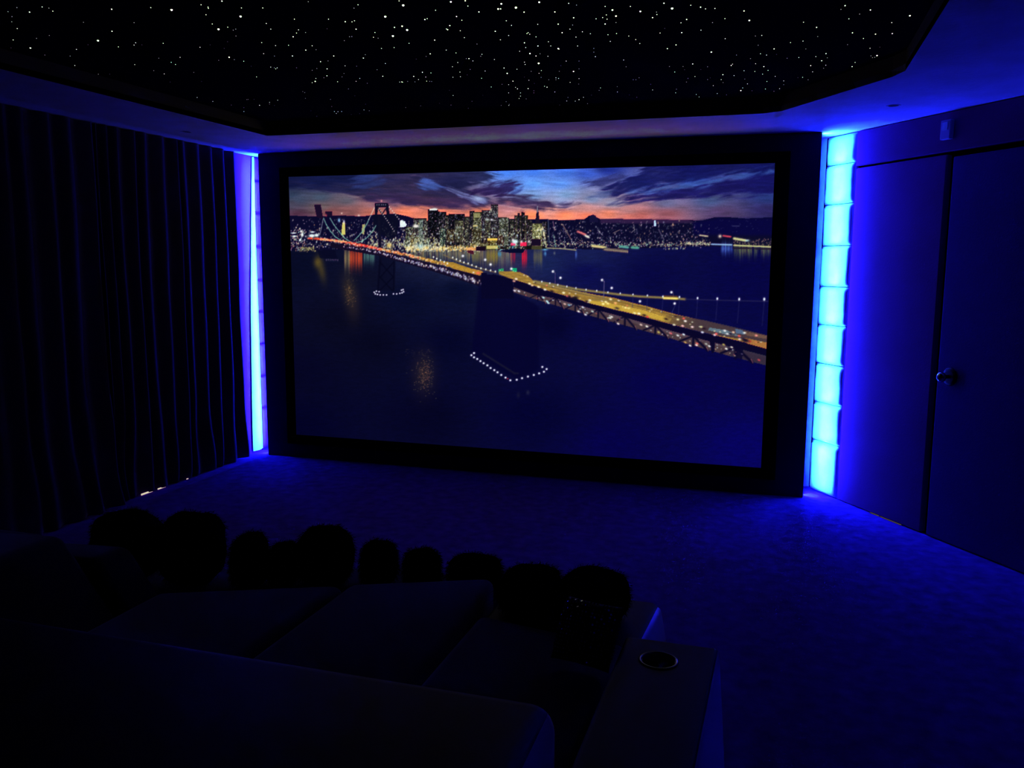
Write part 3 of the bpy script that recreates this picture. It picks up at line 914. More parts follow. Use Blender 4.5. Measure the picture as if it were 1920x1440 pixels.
    poly(img, [(1090, 562), (1130, 566), (1200, 580), (1260, 598), (1255, 604), (1180, 586), (1100, 568)], (215, 178, 66), .75)
    for k in range(14):
        poly(img, [(1250 + k * 5, 587 + k * 1.2), (1320, 600), (1380, 614), (1440, 629), (1440, 642), (1390, 636), (1330, 626), (1246 + k * 5, 604 + k * 1.4)], (62, 48, 62), .16)
    poly(img, [(1330, 614), (1365, 620), (1390, 631), (1360, 627), (1328, 619)], (100, 125, 140), .9); poly(img, [(1378, 616), (1392, 619), (1396, 627), (1380, 625)], (85, 115, 150), .8)
    poly(img, [(1395, 633), (1440, 643), (1440, 655), (1400, 644)], (170, 115, 60)); poly(img, [(1395, 621), (1440, 630), (1440, 636), (1400, 629)], (105, 78, 68))
    # thin elevated road
    line(img, [(1001, 527), (1046, 535), (1080, 542), (1119, 547), (1160, 552), (1200, 556), (1243, 558), (1285, 561)], 1.8, (135, 120, 72), .9); line(img, [(1285, 561), (1350, 563), (1440, 565)], 1.0, (36, 34, 82), .8)
    line(img, [(1244, 559), (1270, 559.5)], 1.8, (250, 225, 110), .95); line(img, [(1244, 555), (1270, 556)], 1.2, (110, 70, 40), .8)
    line(img, [(1110, 561), (1170, 565)], 1.2, (130, 110, 60), .8)
    # girder below the upper deck and lower deck
    gt = [(963, 524), (1000, 536), (1030, 547), (1080, 561), (1110, 570), (1150, 581), (1200, 593), (1270, 612), (1330, 627), (1400, 644), (1440, 655)]
    gb = [(963, 538), (1000, 552), (1045, 560), (1080, 571), (1122, 582), (1172, 595), (1230, 612), (1300, 632), (1370, 650), (1440, 668)]
    lb = [(963, 548), (1000, 560), (1020, 566), (1060, 578), (1100, 590), (1150, 604), (1200, 618), (1250, 632), (1300, 648), (1370, 668), (1440, 686)]
    poly(img, gb + lb[::-1], (74, 56, 62)); poly(img, [(1002, 552)] + gb[2:] + [(1440, 672), (1300, 637), (1172, 601), (1045, 566)], (88, 72, 84), .6)
    poly(img, [(1360, 645), (1440, 668), (1440, 686), (1370, 668)], (44, 36, 60), .7); poly(img, gt + gb[::-1], (9, 6, 40))
    for x in (1009, 1042, 1079, 1122, 1172, 1229, 1300, 1380):
        s = (x - 900) / 300
        yt = pathy(gb, x) - 2; yb = pathy(lb, x)
        DK = (10, 6, 38)
        line(img, [(x, yt), (x - .5, yb + 1)], .9 + s * .7, DK, .95); line(img, [(x, yt), (x - 10 - 12 * s, pathy(lb, x - 10 - 12 * s))], .8 + s * .6, DK, .9)
        xe = x + 9 + 14 * s
        line(img, [(x, yt), (xe, pathy(lb, xe) + 2)], .9 + s * .7, DK, .95); line(img, [(xe - 3, pathy(lb, xe) - 5), (xe + .5, pathy(lb, xe) + 2)], .6, (190, 140, 120), .8)
    poly(img, [(1330, 636), (1341, 638), (1339, 662), (1334, 661)], (9, 6, 40)); poly(img, [(1376, 640), (1394, 645), (1392, 674), (1378, 670)], (9, 6, 42), .85)
    # cars, upper deck
    for _ in range(38):
        x = U(965, 1430); t = U(.1, .9); y = pathy(ut, x) * (1 - t) + pathy(ub, x) * t
        dot(img, x, y, U(1.1, 2.2), U(.9, 1.4), R_.choice([(255, 248, 210), (255, 235, 170), (255, 120, 100), (40, 22, 30), (255, 250, 240)]), U(.5, .95), .25)
    for _ in range(40):
        x = U(965, 1425); t = U(.15, .85); y = pathy(gb, x) * (1 - t) + pathy(lb, x) * t
        dot(img, x, y, U(.9, 1.9), U(.8, 1.3), R_.choice([(245, 245, 250), (220, 235, 240), (240, 120, 110), (235, 215, 170)]), U(.4, .95), .4)
    for x, y, c in ((968, 523, (250, 230, 200)), (964, 527, (230, 160, 140)), (993, 532, (255, 240, 180)), (998, 535, (240, 200, 150)), (1010, 538, (255, 240, 190)), (1022, 543, (255, 250, 220)),
                    (1057, 549, (255, 250, 200)), (1064, 555, (240, 120, 110)), (1072, 556, (250, 190, 110)), (1106, 563, (250, 240, 200)), (1103, 566, (255, 235, 190)), (1136, 566, (255, 245, 170)),
                    (1131, 570, (255, 240, 150)), (1140, 569, (255, 235, 140)), (1145, 561, (255, 240, 180)), (1154, 568, (255, 190, 110)), (1173, 577, (250, 225, 140)), (1179, 578, (240, 220, 130)),
                    (1190, 587, (250, 240, 160)), (1198, 588, (255, 250, 210)), (1214, 594, (240, 70, 60)), (1282, 597, (240, 90, 80)), (1285, 602, (255, 245, 235)), (1271, 599, (240, 225, 160)),
                    (1280, 611, (255, 190, 190)), (1298, 613, (255, 215, 215)), (1315, 613, (235, 225, 160)), (1317, 623, (230, 230, 250)), (1264, 609, (235, 225, 190)), (1340, 628, (250, 220, 220)),
                    (1343, 626, (250, 100, 100)), (1359, 620, (240, 240, 240)), (1364, 626, (240, 240, 240)), (1375, 623, (250, 200, 170)), (1386, 630, (245, 90, 80)), (1387, 636, (255, 225, 210)), (1396, 624, (240, 240, 230)), (1418, 629, (250, 150, 140)), (1406, 640, (200, 60, 50))):
        dot(img, x, y, 2.4, 1.6, c, .95, .25, True)
    for x, y in ((1035, 546), (1068, 556), (1100, 565), (1157, 578), (1249, 598), (1134, 578), (1208, 591), (1320, 616), (1397, 638), (1370, 626), (1076, 558)):
        dot(img, x, y, 4.2, 2, (28, 14, 30), .9, .25)
    dot(img, 1080, 559, 4, 4, (14, 14, 30), .9); dot(img, 1398, 638, 7, 3.4, (14, 8, 38), .95, .25)
    for x, y, c in ((965, 545, (230, 215, 230)), (973, 546, (240, 235, 250)), (1019, 558, (190, 240, 240)), (1026, 565, (190, 235, 245)), (1028, 568, (200, 240, 240)), (1067, 572, (120, 170, 200)), (1059, 570, (230, 180, 170)),
                    (1093, 576, (220, 225, 235)), (1085, 584, (245, 240, 235)), (1098, 590, (225, 225, 235)), (1111, 584, (200, 215, 200)), (1144, 596, (235, 240, 225)), (1147, 594, (240, 230, 225)), (1159, 607, (255, 235, 225)),
                    (1202, 609, (230, 190, 180)), (1213, 612, (255, 250, 235)), (1235, 623, (190, 170, 90)), (1258, 625, (230, 100, 110)), (1271, 629, (235, 235, 235)), (1282, 627, (230, 245, 250)), (1307, 644, (250, 110, 100)),
                    (1306, 647, (255, 230, 225)), (1294, 648, (255, 245, 235)), (1285, 642, (210, 160, 90)), (1330, 649, (240, 240, 240)), (1324, 645, (180, 180, 175)), (1357, 646, (190, 170, 90)), (1362, 654, (255, 255, 245)), (1372, 651, (225, 220, 200)), (1423, 675, (200, 70, 80))):
        dot(img, x, y, 2.4, 1.4, c, .95, .5, True)
    # lamps
    for x, y in ((1016, 528), (1031, 531), (1046, 534), (1063, 537), (1080, 540), (1099, 543), (1119, 545), (1140, 548), (1163, 550), (1187, 552), (1214, 554), (1243, 556), (1274, 557), (1308, 559), (1345, 560), (1386, 561), (1433, 561)):
        s = 1.2 + max(0, x - 1180) / 260 * .9
        dot(img, x, y, s * .85, s * 1.25, (235, 245, 255), 1, 0, True)
        if x > 1180: line(img, [(x, y + 4), (x - 1 - (x - 1180) * .012, y + 24 + (x - 1180) * .1)], .8, (40, 40, 95), .5)
    for x, y in ((1037, 509), (1051, 521), (1129, 525), (1147, 540), (1200, 565), (1259, 548), (1265, 569), (868, 480), (910, 487), (920, 496), (959, 504)):
        dot(img, x, y, 2.0, 2.0, (248, 248, 255), 1, 0, True)
    line(img, [(1038, 509), (1041, 512), (1041, 533)], .6, (110, 110, 135), .8); line(img, [(1130, 525), (1133, 528), (1132, 558)], .8, (110, 110, 135), .8); line(img, [(1266, 572), (1259, 588)], .6, (70, 70, 120), .7)
    line(img, [(1262, 549), (1263, 556)], .6, (130, 110, 100), .7)
    for x, y in ((813, 482), (819, 485), (826, 488), (849, 483), (856, 486), (863, 489), (870, 492), (878, 494), (885, 497), (893, 500), (902, 503), (911, 505), (920, 507), (929, 509), (839, 494), (833, 491)):
        dot(img, x, y, 1.25, 1.5, (250, 248, 235), 1, 0, True)
    # pier lights
    for x, y in ((702, 548), (704, 551), (708, 552), (713, 553), (719, 553), (725, 553), (738, 551), (744, 551), (750, 550), (754, 549), (757, 547), (756, 543), (753, 544), (706, 546), (711, 547)):
        dot(img, x, y, 1.3, 1.2, (240, 240, 255), .95, 0, True)
    for x, y in ((889, 662), (884, 666), (889, 670), (895, 673), (901, 677), (907, 681), (914, 685), (920, 690), (927, 694), (933, 698), (940, 703), (948, 708), (957, 713), (969, 712), (979, 709), (990, 706),
                 (1001, 703), (1011, 700), (1020, 697), (1025, 692), (1017, 688)):
        dot(img, x, y, 1.7, 1.6, (235, 240, 255), 1, 0, True)
    dot(img, 952, 710, 1.5, 1.2, (220, 50, 70), .9); dot(img, 990, 736, 3, 4, (40, 42, 70), .7); dot(img, 972, 741, 3, 5, (28, 28, 55), .6)
    img = blur(img, .42)
    img *= (0.94 + 0.12 * rng.random(X.shape))[..., None]
    return np.clip(img, 0, 255)


pic = grade_inv(paint())
verts = np.zeros(((GX + 1) * (GZ + 1), 3), np.float32)
verts[:, 0] = (XA - ox + uu * (XB - XA)).ravel()
verts[:, 1] = SY
verts[:, 2] = (ZA + vv * (ZB - ZA)).ravel()
ii, jj = np.meshgrid(np.arange(GX), np.arange(GZ))
a_ = (jj * (GX + 1) + ii).ravel()
faces = np.stack([a_, a_ + 1, a_ + GX + 2, a_ + GX + 1], 1).astype(np.int32)
me = bpy.data.meshes.new('screen_surface')
me.vertices.add(len(verts)); me.vertices.foreach_set('co', verts.ravel())
me.loops.add(faces.size); me.loops.foreach_set('vertex_index', faces.ravel())
me.polygons.add(len(faces)); me.polygons.foreach_set('loop_start', np.arange(0, faces.size, 4, dtype=np.int32))
me.update(calc_edges=True)
ca = me.color_attributes.new('picture', 'FLOAT_COLOR', 'POINT')
rgba = np.ones((len(verts), 4), np.float32); rgba[:, :3] = pic.reshape(-1, 3)
ca.data.foreach_set('color', rgba.ravel())
scr = bpy.data.objects.new('screen_surface', me); COL.objects.link(scr); scr.parent = ps
m = bpy.data.materials.new('projected_picture'); m.use_nodes = True
nt = m.node_tree; nt.nodes.remove(nt.nodes['Principled BSDF'])
at = nt.nodes.new('ShaderNodeAttribute'); at.attribute_name = 'picture'; at.attribute_type = 'GEOMETRY'
em = nt.nodes.new('ShaderNodeEmission'); nt.links.new(at.outputs['Color'], em.inputs['Color'])
nt.links.new(em.outputs[0], nt.nodes['Material Output'].inputs['Surface'])
m.cycles.emission_sampling = 'NONE'
me.materials.append(m)
scr['label'] = 'picture of a lit bridge, city skyline and water at dusk'

# ------------------------------------------------------------------ stars
STARS_A = """45,64,1 67,92,1 66,121,1 97,159,2 74,223,2 95,41,1 166,66,3 237,37,2 275,44,1 297,61,2 171,268,4 118,307,3 205,214,1 277,198,1 62,268,0
252,308,1 469,124,1 551,226,5 628,50,3 630,174,3 666,262,2 430,276,2 394,314,1 421,367,2 495,250,0 553,416,1 617,416,0 758,362,2 754,126,1 763,239,2 754,252,2 798,251,0
848,41,2 965,53,5 918,242,2 893,326,1 963,349,2 987,361,2 1013,321,2 924,414,2 865,396,1 957,460,0 1090,406,1 1134,457,0 1125,264,2 1182,251,0 1131,25,2 1170,38,2 1172,45,2
1159,81,2 1194,133,2 1229,162,5 1248,4,3 1281,151,2 1312,168,1 1326,162,1 1327,201,1 1353,90,5 1358,43,2 1280,233,0 1261,271,0 1289,320,4 1318,334,1 1371,343,2 1413,371,0 1230,338,1 1443,431,2
1109,547,2 1197,569,2 1301,590,1 1372,604,1 1372,626,2 1388,559,1 1396,558,1 1429,558,0 1460,591,3 1516,574,2 1516,584,1 1562,562,2 1544,592,0 1478,43,2 1498,130,2 1523,162,2 1472,238,2 1550,255,2
1483,300,2 1544,314,1 1523,376,2 1543,380,1 1551,386,2 1559,380,2 1649,205,3 1668,184,2 1679,166,2 1656,106,2 1719,181,1 1623,253,2 1645,313,3 1720,280,3 1756,256,2 1778,278,1 1668,380,1 1756,394,1
1782,384,1 1803,345,3 1845,341,1 1840,386,3 1839,425,3 1822,436,1 1773,456,4 1777,440,2 1756,464,2 1877,313,3 1899,458,2 1840,160,0 1848,106,2 1734,8,1 1703,514,1 1714,520,1 1718,552,1 1859,558,1 1866,598,1 1881,626,2 1892,637,2 1901,627,2 1782,653,1 1749,622,0"""
STARS_B = """214,25,2 191,44,1 468,27,5 445,3,2 367,91,5 462,145,4 490,166,5 419,152,3 410,200,5 142,120,3 180,121,2 194,115,2 203,162,3 166,205,1 179,204,1 137,227,1 309,181,2 301,208,2 327,213,1 346,271,2
417,266,2 501,242,2 244,325,3 255,306,1 368,356,2 321,391,1 353,427,3 135,412,1 141,369,2 206,371,1 203,456,2 224,440,2 99,459,2 266,467,1 160,499,1 124,431,1 650,56,2 590,108,3 603,103,2 768,91,3 798,112,2 736,8,4
817,2,3 832,32,2 894,65,3 789,171,2 730,142,3 711,161,2 718,165,3 812,210,2 645,224,3 883,246,1 710,280,2 765,296,2 620,301,3 597,316,1 541,331,0 838,328,3 823,328,1 860,341,2 911,304,2 904,315,1 775,350,2
745,374,2 845,389,1 787,404,2 748,433,2 790,430,2 828,420,0 576,405,3 624,409,2 527,428,3 595,432,2 554,446,2 600,455,2 617,456,1 628,457,1 534,459,1 493,457,1 460,459,3 448,460,2 465,461,2 909,439,2 929,398,2 749,536,2
855,569,1 728,507,0 737,590,1 834,608,1 916,535,0 963,488,2 981,333,2 1015,222,2 986,174,3 1048,115,2 1077,141,2 1020,19,4 1002,48,4 1016,48,3 1102,40,5 1148,66,3 1233,10,4 1225,135,2 1321,65,3 1061,198,2 1035,381,3
1053,411,4 1085,455,3 1108,388,2 1024,473,1 1061,475,2 1061,521,2 1100,490,2 1111,498,3 1128,521,2 1128,539,2 1120,553,2 1160,555,1 1047,571,1 1019,592,1 1062,592,2 1065,586,1 1164,187,2 1171,182,2 1180,191,2 1150,239,3
1157,266,2 1123,287,2 1181,299,4 1215,313,3 1226,257,3 1215,206,2 1238,301,1 1285,233,2 1298,257,2 1340,271,4 1345,275,2 1282,315,2 1230,354,5 1150,348,2 1154,361,2 1188,400,1 1245,395,2 1232,411,2 1244,434,1 1175,450,2
1171,497,3 1203,509,1 1203,521,1 1206,468,0 1150,432,0 1263,484,2 1277,489,3 1287,447,1 1327,436,2 1327,447,1 1342,440,2 1346,400,1 1385,342,2 1426,400,4 1407,462,2 1457,342,1 1457,386,1 1457,441,2 1455,472,1 1321,516,2
1355,368,0 1388,567,2 1395,547,1 1436,568,2 1457,559,3 1482,546,2 1505,582,1 1348,590,0 1427,98,3 1340,134,3 1362,182,3 1406,162,2 1421,139,1 1399,17,2 1443,27,1 1476,177,2 1521,188,2 1440,207,2 1449,257,2 1540,271,1
1540,292,1 1549,317,2 1553,104,2 1590,97,2 1611,82,2 1604,34,2 1645,54,4 1615,106,2 1604,133,3 1665,88,4 1665,125,1 1620,194,2 1633,231,2 1668,187,2 1737,201,2 1776,221,2 1799,243,2 1746,34,2 1802,62,4 1871,97,3 1895,80,2
1893,66,1 1913,184,2 1708,336,2 1722,374,1 1570,507,1 1578,493,2 1672,486,1 1673,516,2 1762,447,1 1777,447,1 1795,436,1 1860,473,1 1871,505,2 1782,546,1 1740,533,0 1527,534,0 60,558,1 66,598,1 83,626,2 92,637,2 101,627,2 122,626,2
247,617,2 277,622,1 256,585,0 223,638,0 176,643,0 196,538,0 482,604,1 566,594,1 672,580,0 47,105,2 40,160,1 36,386,3 39,425,3 78,313,3 45,341,1 2,345,3"""
STARS_C = """14,15,3 57,42,5 156,26,2 208,36,3 234,45,2 284,43,2 337,97,2 438,56,3 466,106,4 134,101,3 104,119,2 108,171,3 210,158,2 271,118,1 18,149,0 338,203,2 78,236,3 32,256,3 265,274,4 166,337,3 115,351,1 43,351,1
123,368,0 71,380,2 245,352,1 209,367,0 178,404,2 141,414,1 133,433,1 326,394,3 317,420,2 327,436,1 385,399,2 398,290,1 472,309,1 498,189,1 532,186,2 513,238,1 525,283,2 557,290,2 610,287,0 597,257,3 499,336,2 543,351,3
565,371,2 536,391,2 495,377,2 438,373,2 442,417,1 456,443,2 421,478,4 431,464,2 480,479,1 551,470,2 559,430,2 603,403,2 596,482,1 626,468,2 648,427,2 648,447,1 275,452,2 296,494,2 345,501,1 245,420,1 259,411,0 370,345,3
377,338,2 80,471,1 76,490,2 185,499,2 200,512,2 684,224,2 750,216,2 753,116,2 822,143,3 828,192,1 765,258,1 728,303,2 666,307,1 818,298,2 872,282,3 879,305,1 849,320,3 871,344,2 859,360,1 791,346,3 801,379,2 748,408,2
723,410,0 777,421,1 951,48,1 973,28,3 993,98,2 1050,73,1 1107,51,3 1012,172,3 986,235,1 1070,202,2 1134,179,3 1220,118,2 1223,176,3 1316,81,4 1105,254,2 1142,292,4 1130,302,1 1110,294,1 1118,304,1 1026,329,2 1010,351,3 1157,248,0"""


def unproj_z(px, py, z):
    d = axf + axr * (px - 960) / FPX - axu * (py - 720) / FPX
    t = (z - CAM[2]) / d[2]
    return CAM + d * t


stars = []
for raw, sx, off in ((STARS_A, 3.0, 0), (STARS_B, 3.0, 600), (STARS_C, 2.8235, 1240)):
    for tk in raw.split():
        x, y, s = tk.split(',')
        p = unproj_z(off + float(x) / sx, float(y) / sx, ZS)
        stars.append((p[0], p[1], int(s)))


def in_coffer(x, y, mrg=0.04):
    if not (0.6 + mrg < x < 4.42 - mrg and -6.4 < y < -0.79 - mrg): return False
    # chamfer (3.85,-.8)-(4.42,-1.7)
    return (x - 3.85) * 0.9 + (y + 0.8) * 0.57 < -mrg


keep = []
for x, y, s in stars:
    if in_coffer(x, y, 0.0) and not any(abs(x - a) + abs(y - b) < 0.006 for a, b, _ in keep):
        keep.append((x, y, s))
rs = random.Random(3)
for _ in range(420):            # the part of the panel beyond the photographed area
    x, y = rs.uniform(.7, 4.3), rs.uniform(-6.2, -0.95)
    d_ = np.array([x, y, ZS]) - CAM
    if in_coffer(x, y) and not (d_ @ axf > .1 and -970 < FPX * (d_ @ axr) / (d_ @ axf) < 970 and FPX * (d_ @ axu) / (d_ @ axf) < 726):
        keep.append((x, y, rs.choice([1, 1, 2, 2, 3, 4])))
SR = {0: .0016, 1: .0019, 2: .0023, 3: .0028, 4: .0037, 5: .0047}
SE = {0: 0.20, 1: 0.50, 2: 0.95, 3: 1.0, 4: 1.3, 5: 1.6}
smat = {s: emission('star_glow_%d' % s, (0.90, 1.22, 0.56), SE[s] * (1.9 if s > 2 else 1.3)) for s in SR}
for mm in smat.values():
    mm.cycles.emission_sampling = 'NONE'
seen = [k for k in keep if k[1] > -3.3]
seen.sort(key=lambda k: -SR[k[2]] / (math.hypot(k[0] - CAM[0], k[1] - CAM[1]) + .5))
lead = seen[:100]
rest = [k for k in keep if k not in lead]
ico = {}
for s in SR:
    b2 = bmesh.new(); bmesh.ops.create_icosphere(b2, subdivisions=1, radius=SR[s]); me2 = bpy.data.meshes.new('star_tip'); b2.to_mesh(me2); b2.free()
    me2.materials.append(smat[s]); ico[s] = me2
for x, y, s in lead:
    o = bpy.data.objects.new('star_light', ico[s]); COL.objects.link(o); o.parent = star_root; o.location = (x - 2.5, y + 3.5, -0.001)
bm = bmesh.new()
order = sorted(SR)
for x, y, s in rest:
    r = bmesh.ops.create_icosphere(bm, subdivisions=1, radius=SR[s], matrix=Matrix.Translation((x - 2.5, y + 3.5, -0.001)))
    fs = set(f for v in r['verts'] for f in v.link_faces)
    for f in fs: f.material_index = order.index(s)
o = link('star_light_field', bm, [smat[s] for s in order], star_root)
o['kind'] = 'stuff'

# --------------------------------------------------------------- curtains
def curtain(name, y0, y1, ridges, hemx, label, seed):
    """pleated velvet hanging along the left wall from y0 (near the screen) to y1"""
    ridges = sorted([r for r in ridges if y1 <= r <= y0], reverse=True)
    pts = []
    ends = [y0] + ridges + [y1]
    rr = random.Random(seed)
    prof = []   # (y, fold amount 0..1)
    for a, b in zip(ends, ends[1:]):
        n = max(5, int((a - b) / 0.009))
        dep = rr.uniform(.75, 1.0)
        for k in range(n):
            t = k / n
            w = abs(math.cos(PI * t)) ** 1.6
            prof.append((a + (b - a) * t, 1 - dep * (1 - w)))
    prof.append((y1, 1.0))
    NZ = 46
    bm = bmesh.new()
    grid = []
    for k in range(NZ + 1):
        v = k / NZ
        z = 0.008 + (H - 0.012) * v
        low = max(0, 1 - v / .33) ** 1.5
        row = []
        for (y, f) in prof:
            amp = 0.050 * (0.75 + 0.25 * (1 - v))
            nx = mnoise.noise(Vector((y * 5.5 + seed * 10, z * 2.1, seed))) * 0.035 * low
            ny = mnoise.noise(Vector((y * 4.1 + 7, z * 1.9, seed + 4.2))) * (0.05 * low + 0.012)
            x = XL + 0.012 + amp * f + hemx * low + nx + 0.014 * (mnoise.noise(Vector((y * 2.2, z * .8, 3 + seed))))
            row.append(bm.verts.new((max(x, XL + .004), y + ny, z)))
        grid.append(row)
    for k in range(NZ):
        for i in range(len(prof) - 1):
            bm.faces.new((grid[k][i], grid[k][i + 1], grid[k + 1][i + 1], grid[k + 1][i]))
    root = empty(name, (XL + .05, (y0 + y1) / 2, 0), label, 'curtain')
    for v in bm.verts: v.co -= Vector((XL + .05, (y0 + y1) / 2, 0))
    o = link('velvet_drape', bm, M['velvet'], root, smooth=True)
    md = o.modifiers.new('solid', 'SOLIDIFY'); md.thickness = 0.002
    return root


curtain('velvet_curtain', -0.17, -1.57, [-1.48, -1.40, -1.25, -1.165, -.99, -.82, -.77, -.61, -.46, -.31], 0.0,
        'black velvet curtain on the left wall, the one hanging next to the screen', 2)
curtain('velvet_curtain', -1.59, -5.2, [-1.80, -1.94, -2.13, -2.24, -2.42, -2.6, -2.82, -3.0, -3.2, -3.4, -3.6, -3.85, -4.05, -4.3, -4.5, -4.7, -4.95], 0.06,
        'black velvet curtain on the left wall, the one nearer the sofa', 6)
# glowing slivers added for the daylight leaking under the curtain
bm = bmesh.new()
box(bm, -0.098, -0.094, -1.36, -1.25, 0.002, 0.014); box(bm, -0.096, -0.092, -1.20, -1.12, 0.002, 0.011); box(bm, -0.095, -0.091, -0.90, -0.88, 0.002, 0.008)
struct('light_sliver_1', bm, M['daylight'], 'slivers of warm light under the curtain hem', 'light gap')

# -------------------------------------------------------------------- sofa
sofa = empty('corner_sofa', (2.6, -4.5, 0), 'large black sofa with cup holder armrest facing the screen', 'sofa')
O = Vector((2.6, -4.5, 0))


def paint_lit_sides(o, m='lit_side'):
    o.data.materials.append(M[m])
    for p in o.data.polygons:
        if p.normal.x > 0.9: p.material_index = 1  # faces turned right take the paler colour imitating LED light
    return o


def spart(name, bm, m, parent=None, **k):
    for v in bm.verts: v.co -= O
    return link(name, bm, m, sofa if parent is None else parent, **k)


bm = bmesh.new()
prism(bm, [(1.45, -5.3), (3.59, -5.3), (3.59, -3.70), (3.06, -3.68), (3.04, -3.36), (2.60, -3.56), (2.09, -3.80), (1.45, -3.84)], 0.06, 0.30)
spart('sofa_base', bm, M['fabric'], bevel=0.02)
sc_ = [([(2.06, -3.775), (2.605, -3.525), (2.605, -4.50), (2.06, -4.50)]),
       ([(2.615, -3.515), (3.06, -3.31), (3.10, -3.62), (3.10, -4.50), (2.615, -4.50)]),
       ([(3.11, -3.615), (3.36, -3.66), (3.585, -3.69), (3.585, -4.50), (3.11, -4.50)])]
for pts in sc_:
    bm = bmesh.new(); prism(bm, pts, 0.30, 0.50)
    spart('seat_cushion', bm, M['fabric'], bevel=0.035, bseg=5, smooth=True)
# near backrest
bm = bmesh.new()
prism(bm, [(1.60, -5.25), (3.602, -5.25), (3.602, -5.0), (3.592, -4.52), (1.60, -4.52)], 0.30, 0.755)
paint_lit_sides(spart('backrest', bm, M['leather'], bevel=0.05, bseg=6, smooth=True), 'lit_side_dim')
# left return
def sloped(y0, y1, zb, zt, xb, xt, xback):
    bm = bmesh.new()
    a = [bm.verts.new(p) for p in ((xback, y0, zb), (xb, y0, zb), (xt, y0, zt), (xback, y0, zt - .02))]
    b = [bm.verts.new(p) for p in ((xback, y1, zb), (xb, y1, zb), (xt, y1, zt), (xback, y1, zt - .02))]
    bm.faces.new(a); bm.faces.new(b[::-1])
    for i in range(4):
        j = (i + 1) % 4; bm.faces.new((a[i], a[j], b[j], b[i]))
    return bm
spart('back_cushion', sloped(-4.50, -3.885, 0.42, 0.70, 2.03, 1.81, 1.46), M['fabric'], bevel=0.035, bseg=5, smooth=True)
spart('back_cushion', sloped(-3.875, -3.70, 0.42, 0.615, 2.045, 1.90, 1.50), M['fabric'], bevel=0.035, bseg=5, smooth=True)
bm = bmesh.new(); prism(bm, [(1.30, -5.25), (1.56, -5.25), (1.56, -3.70), (1.30, -3.70)], 0.06, 0.62)
spart('left_side_frame', bm, M['fabric'], bevel=0.03, bseg=4)
# armrest with cup holder
arm_bm = bmesh.new()
prism(arm_bm, [(3.604, -5.35), (3.826, -5.35), (3.836, -4.42), (3.842, -3.865), (3.604, -3.865)], 0.03, 0.60)
for v in arm_bm.verts:
    if v.co.z < .1 and v.co.x > 3.7: v.co.x += .045
arm = paint_lit_sides(spart('armrest', arm_bm, M['leather'], bevel=0.012, bseg=4))
# drill the cup recess
cb = bmesh.new(); cyl(cb, 0.041, 0.2, 40)
cut = link('cup_recess_cutter', cb, M['black_metal'])
cut.location = (3.705, -3.985, 0.52)
bpy.context.view_layer.update()
bo = arm.modifiers.new('cup', 'BOOLEAN'); bo.object = cut; bo.operation = 'DIFFERENCE'; bo.solver = 'EXACT'
bpy.context.view_layer.update()
dg = bpy.context.evaluated_depsgraph_get()
newme = bpy.data.meshes.new_from_object(arm.evaluated_get(dg))
arm.modifiers.clear(); arm.data = newme
bpy.data.objects.remove(cut)
bm = bmesh.new(); lathe(bm, [(0.040, -.070), (0.0405, .0005), (0.044, .003), (0.048, .0015), (0.048, -.001), (0.0395, -.001)], 48)
ch = link('cup_holder', bm, M['chrome'], arm, smooth=True, loc=Vector((3.705, -3.985, 0.60)) - O)
ch['label'] = 'round dark cup holder ring'
bm = bmesh.new(); lathe(bm, [(0, -.076), (0.039, -.076), (0.039, -.068), (0, -.068)], 40)
link('cup_well_bottom', bm, M['black_metal'], arm, loc=Vector((3.705, -3.985, 0.60)) - O)
for (x, y) in ((1.55, -5.2), (3.5, -5.2), (3.5, -3.8), (2.2, -3.95), (1.55, -3.95)):
    bm = bmesh.new(); lathe(bm, [(0, 0), (.022, 0), (.028, .07), (0, .07)], 20)
    link('foot', bm, M['black_metal'], sofa, loc=Vector((x, y, 0)) - O)

# footrest in front of the right seat
fr_ = empty('footrest', (3.345, -3.42, 0), 'black leather footrest under the two rightmost shaggy cushions', 'footrest')
FO = Vector((3.345, -3.42, 0))
bm = bmesh.new(); prism(bm, [(3.10, -3.605), (3.36, -3.645), (3.598, -3.675), (3.618, -3.28), (3.600, -3.245), (3.10, -3.235)], 0.10, 0.452)
for v in bm.verts:
    if v.co.z < .2 and v.co.x > 3.5: v.co.x += .07
    v.co -= FO
paint_lit_sides(link('padded_top', bm, M['leather'], fr_, bevel=0.02, bseg=5, smooth=True))
bm = bmesh.new(); box(bm, 3.14, 3.55, -3.6, -3.28, 0.0, 0.11)
for v in bm.verts: v.co -= FO
link('plinth', bm, M['black_metal'], fr_, bevel=0.01)

# ottoman in front of the left seats
ott = empty('ottoman', (2.3, -3.4, 0), 'low black ottoman under the shaggy cushions in front of the sofa', 'ottoman')
bm = bmesh.new()
op = [(1.50, -3.62), (2.05, -3.62), (2.60, -3.46), (3.04, -3.27), (3.05, -3.04), (2.55, -3.02), (2.05, -3.22), (1.50, -3.30)]
prism(bm, [(x - 2.3, y + 3.4) for x, y in op], 0.24, 0.38)
link('cushion_top', bm, M['fabric'], ott, bevel=0.03, bseg=4, smooth=True)
bm = bmesh.new()
prism(bm, [((x - 2.3) * .97, (y + 3.4) * .9) for x, y in op], 0.0, 0.24)
link('ottoman_base', bm, M['fabric'], ott, bevel=0.01)


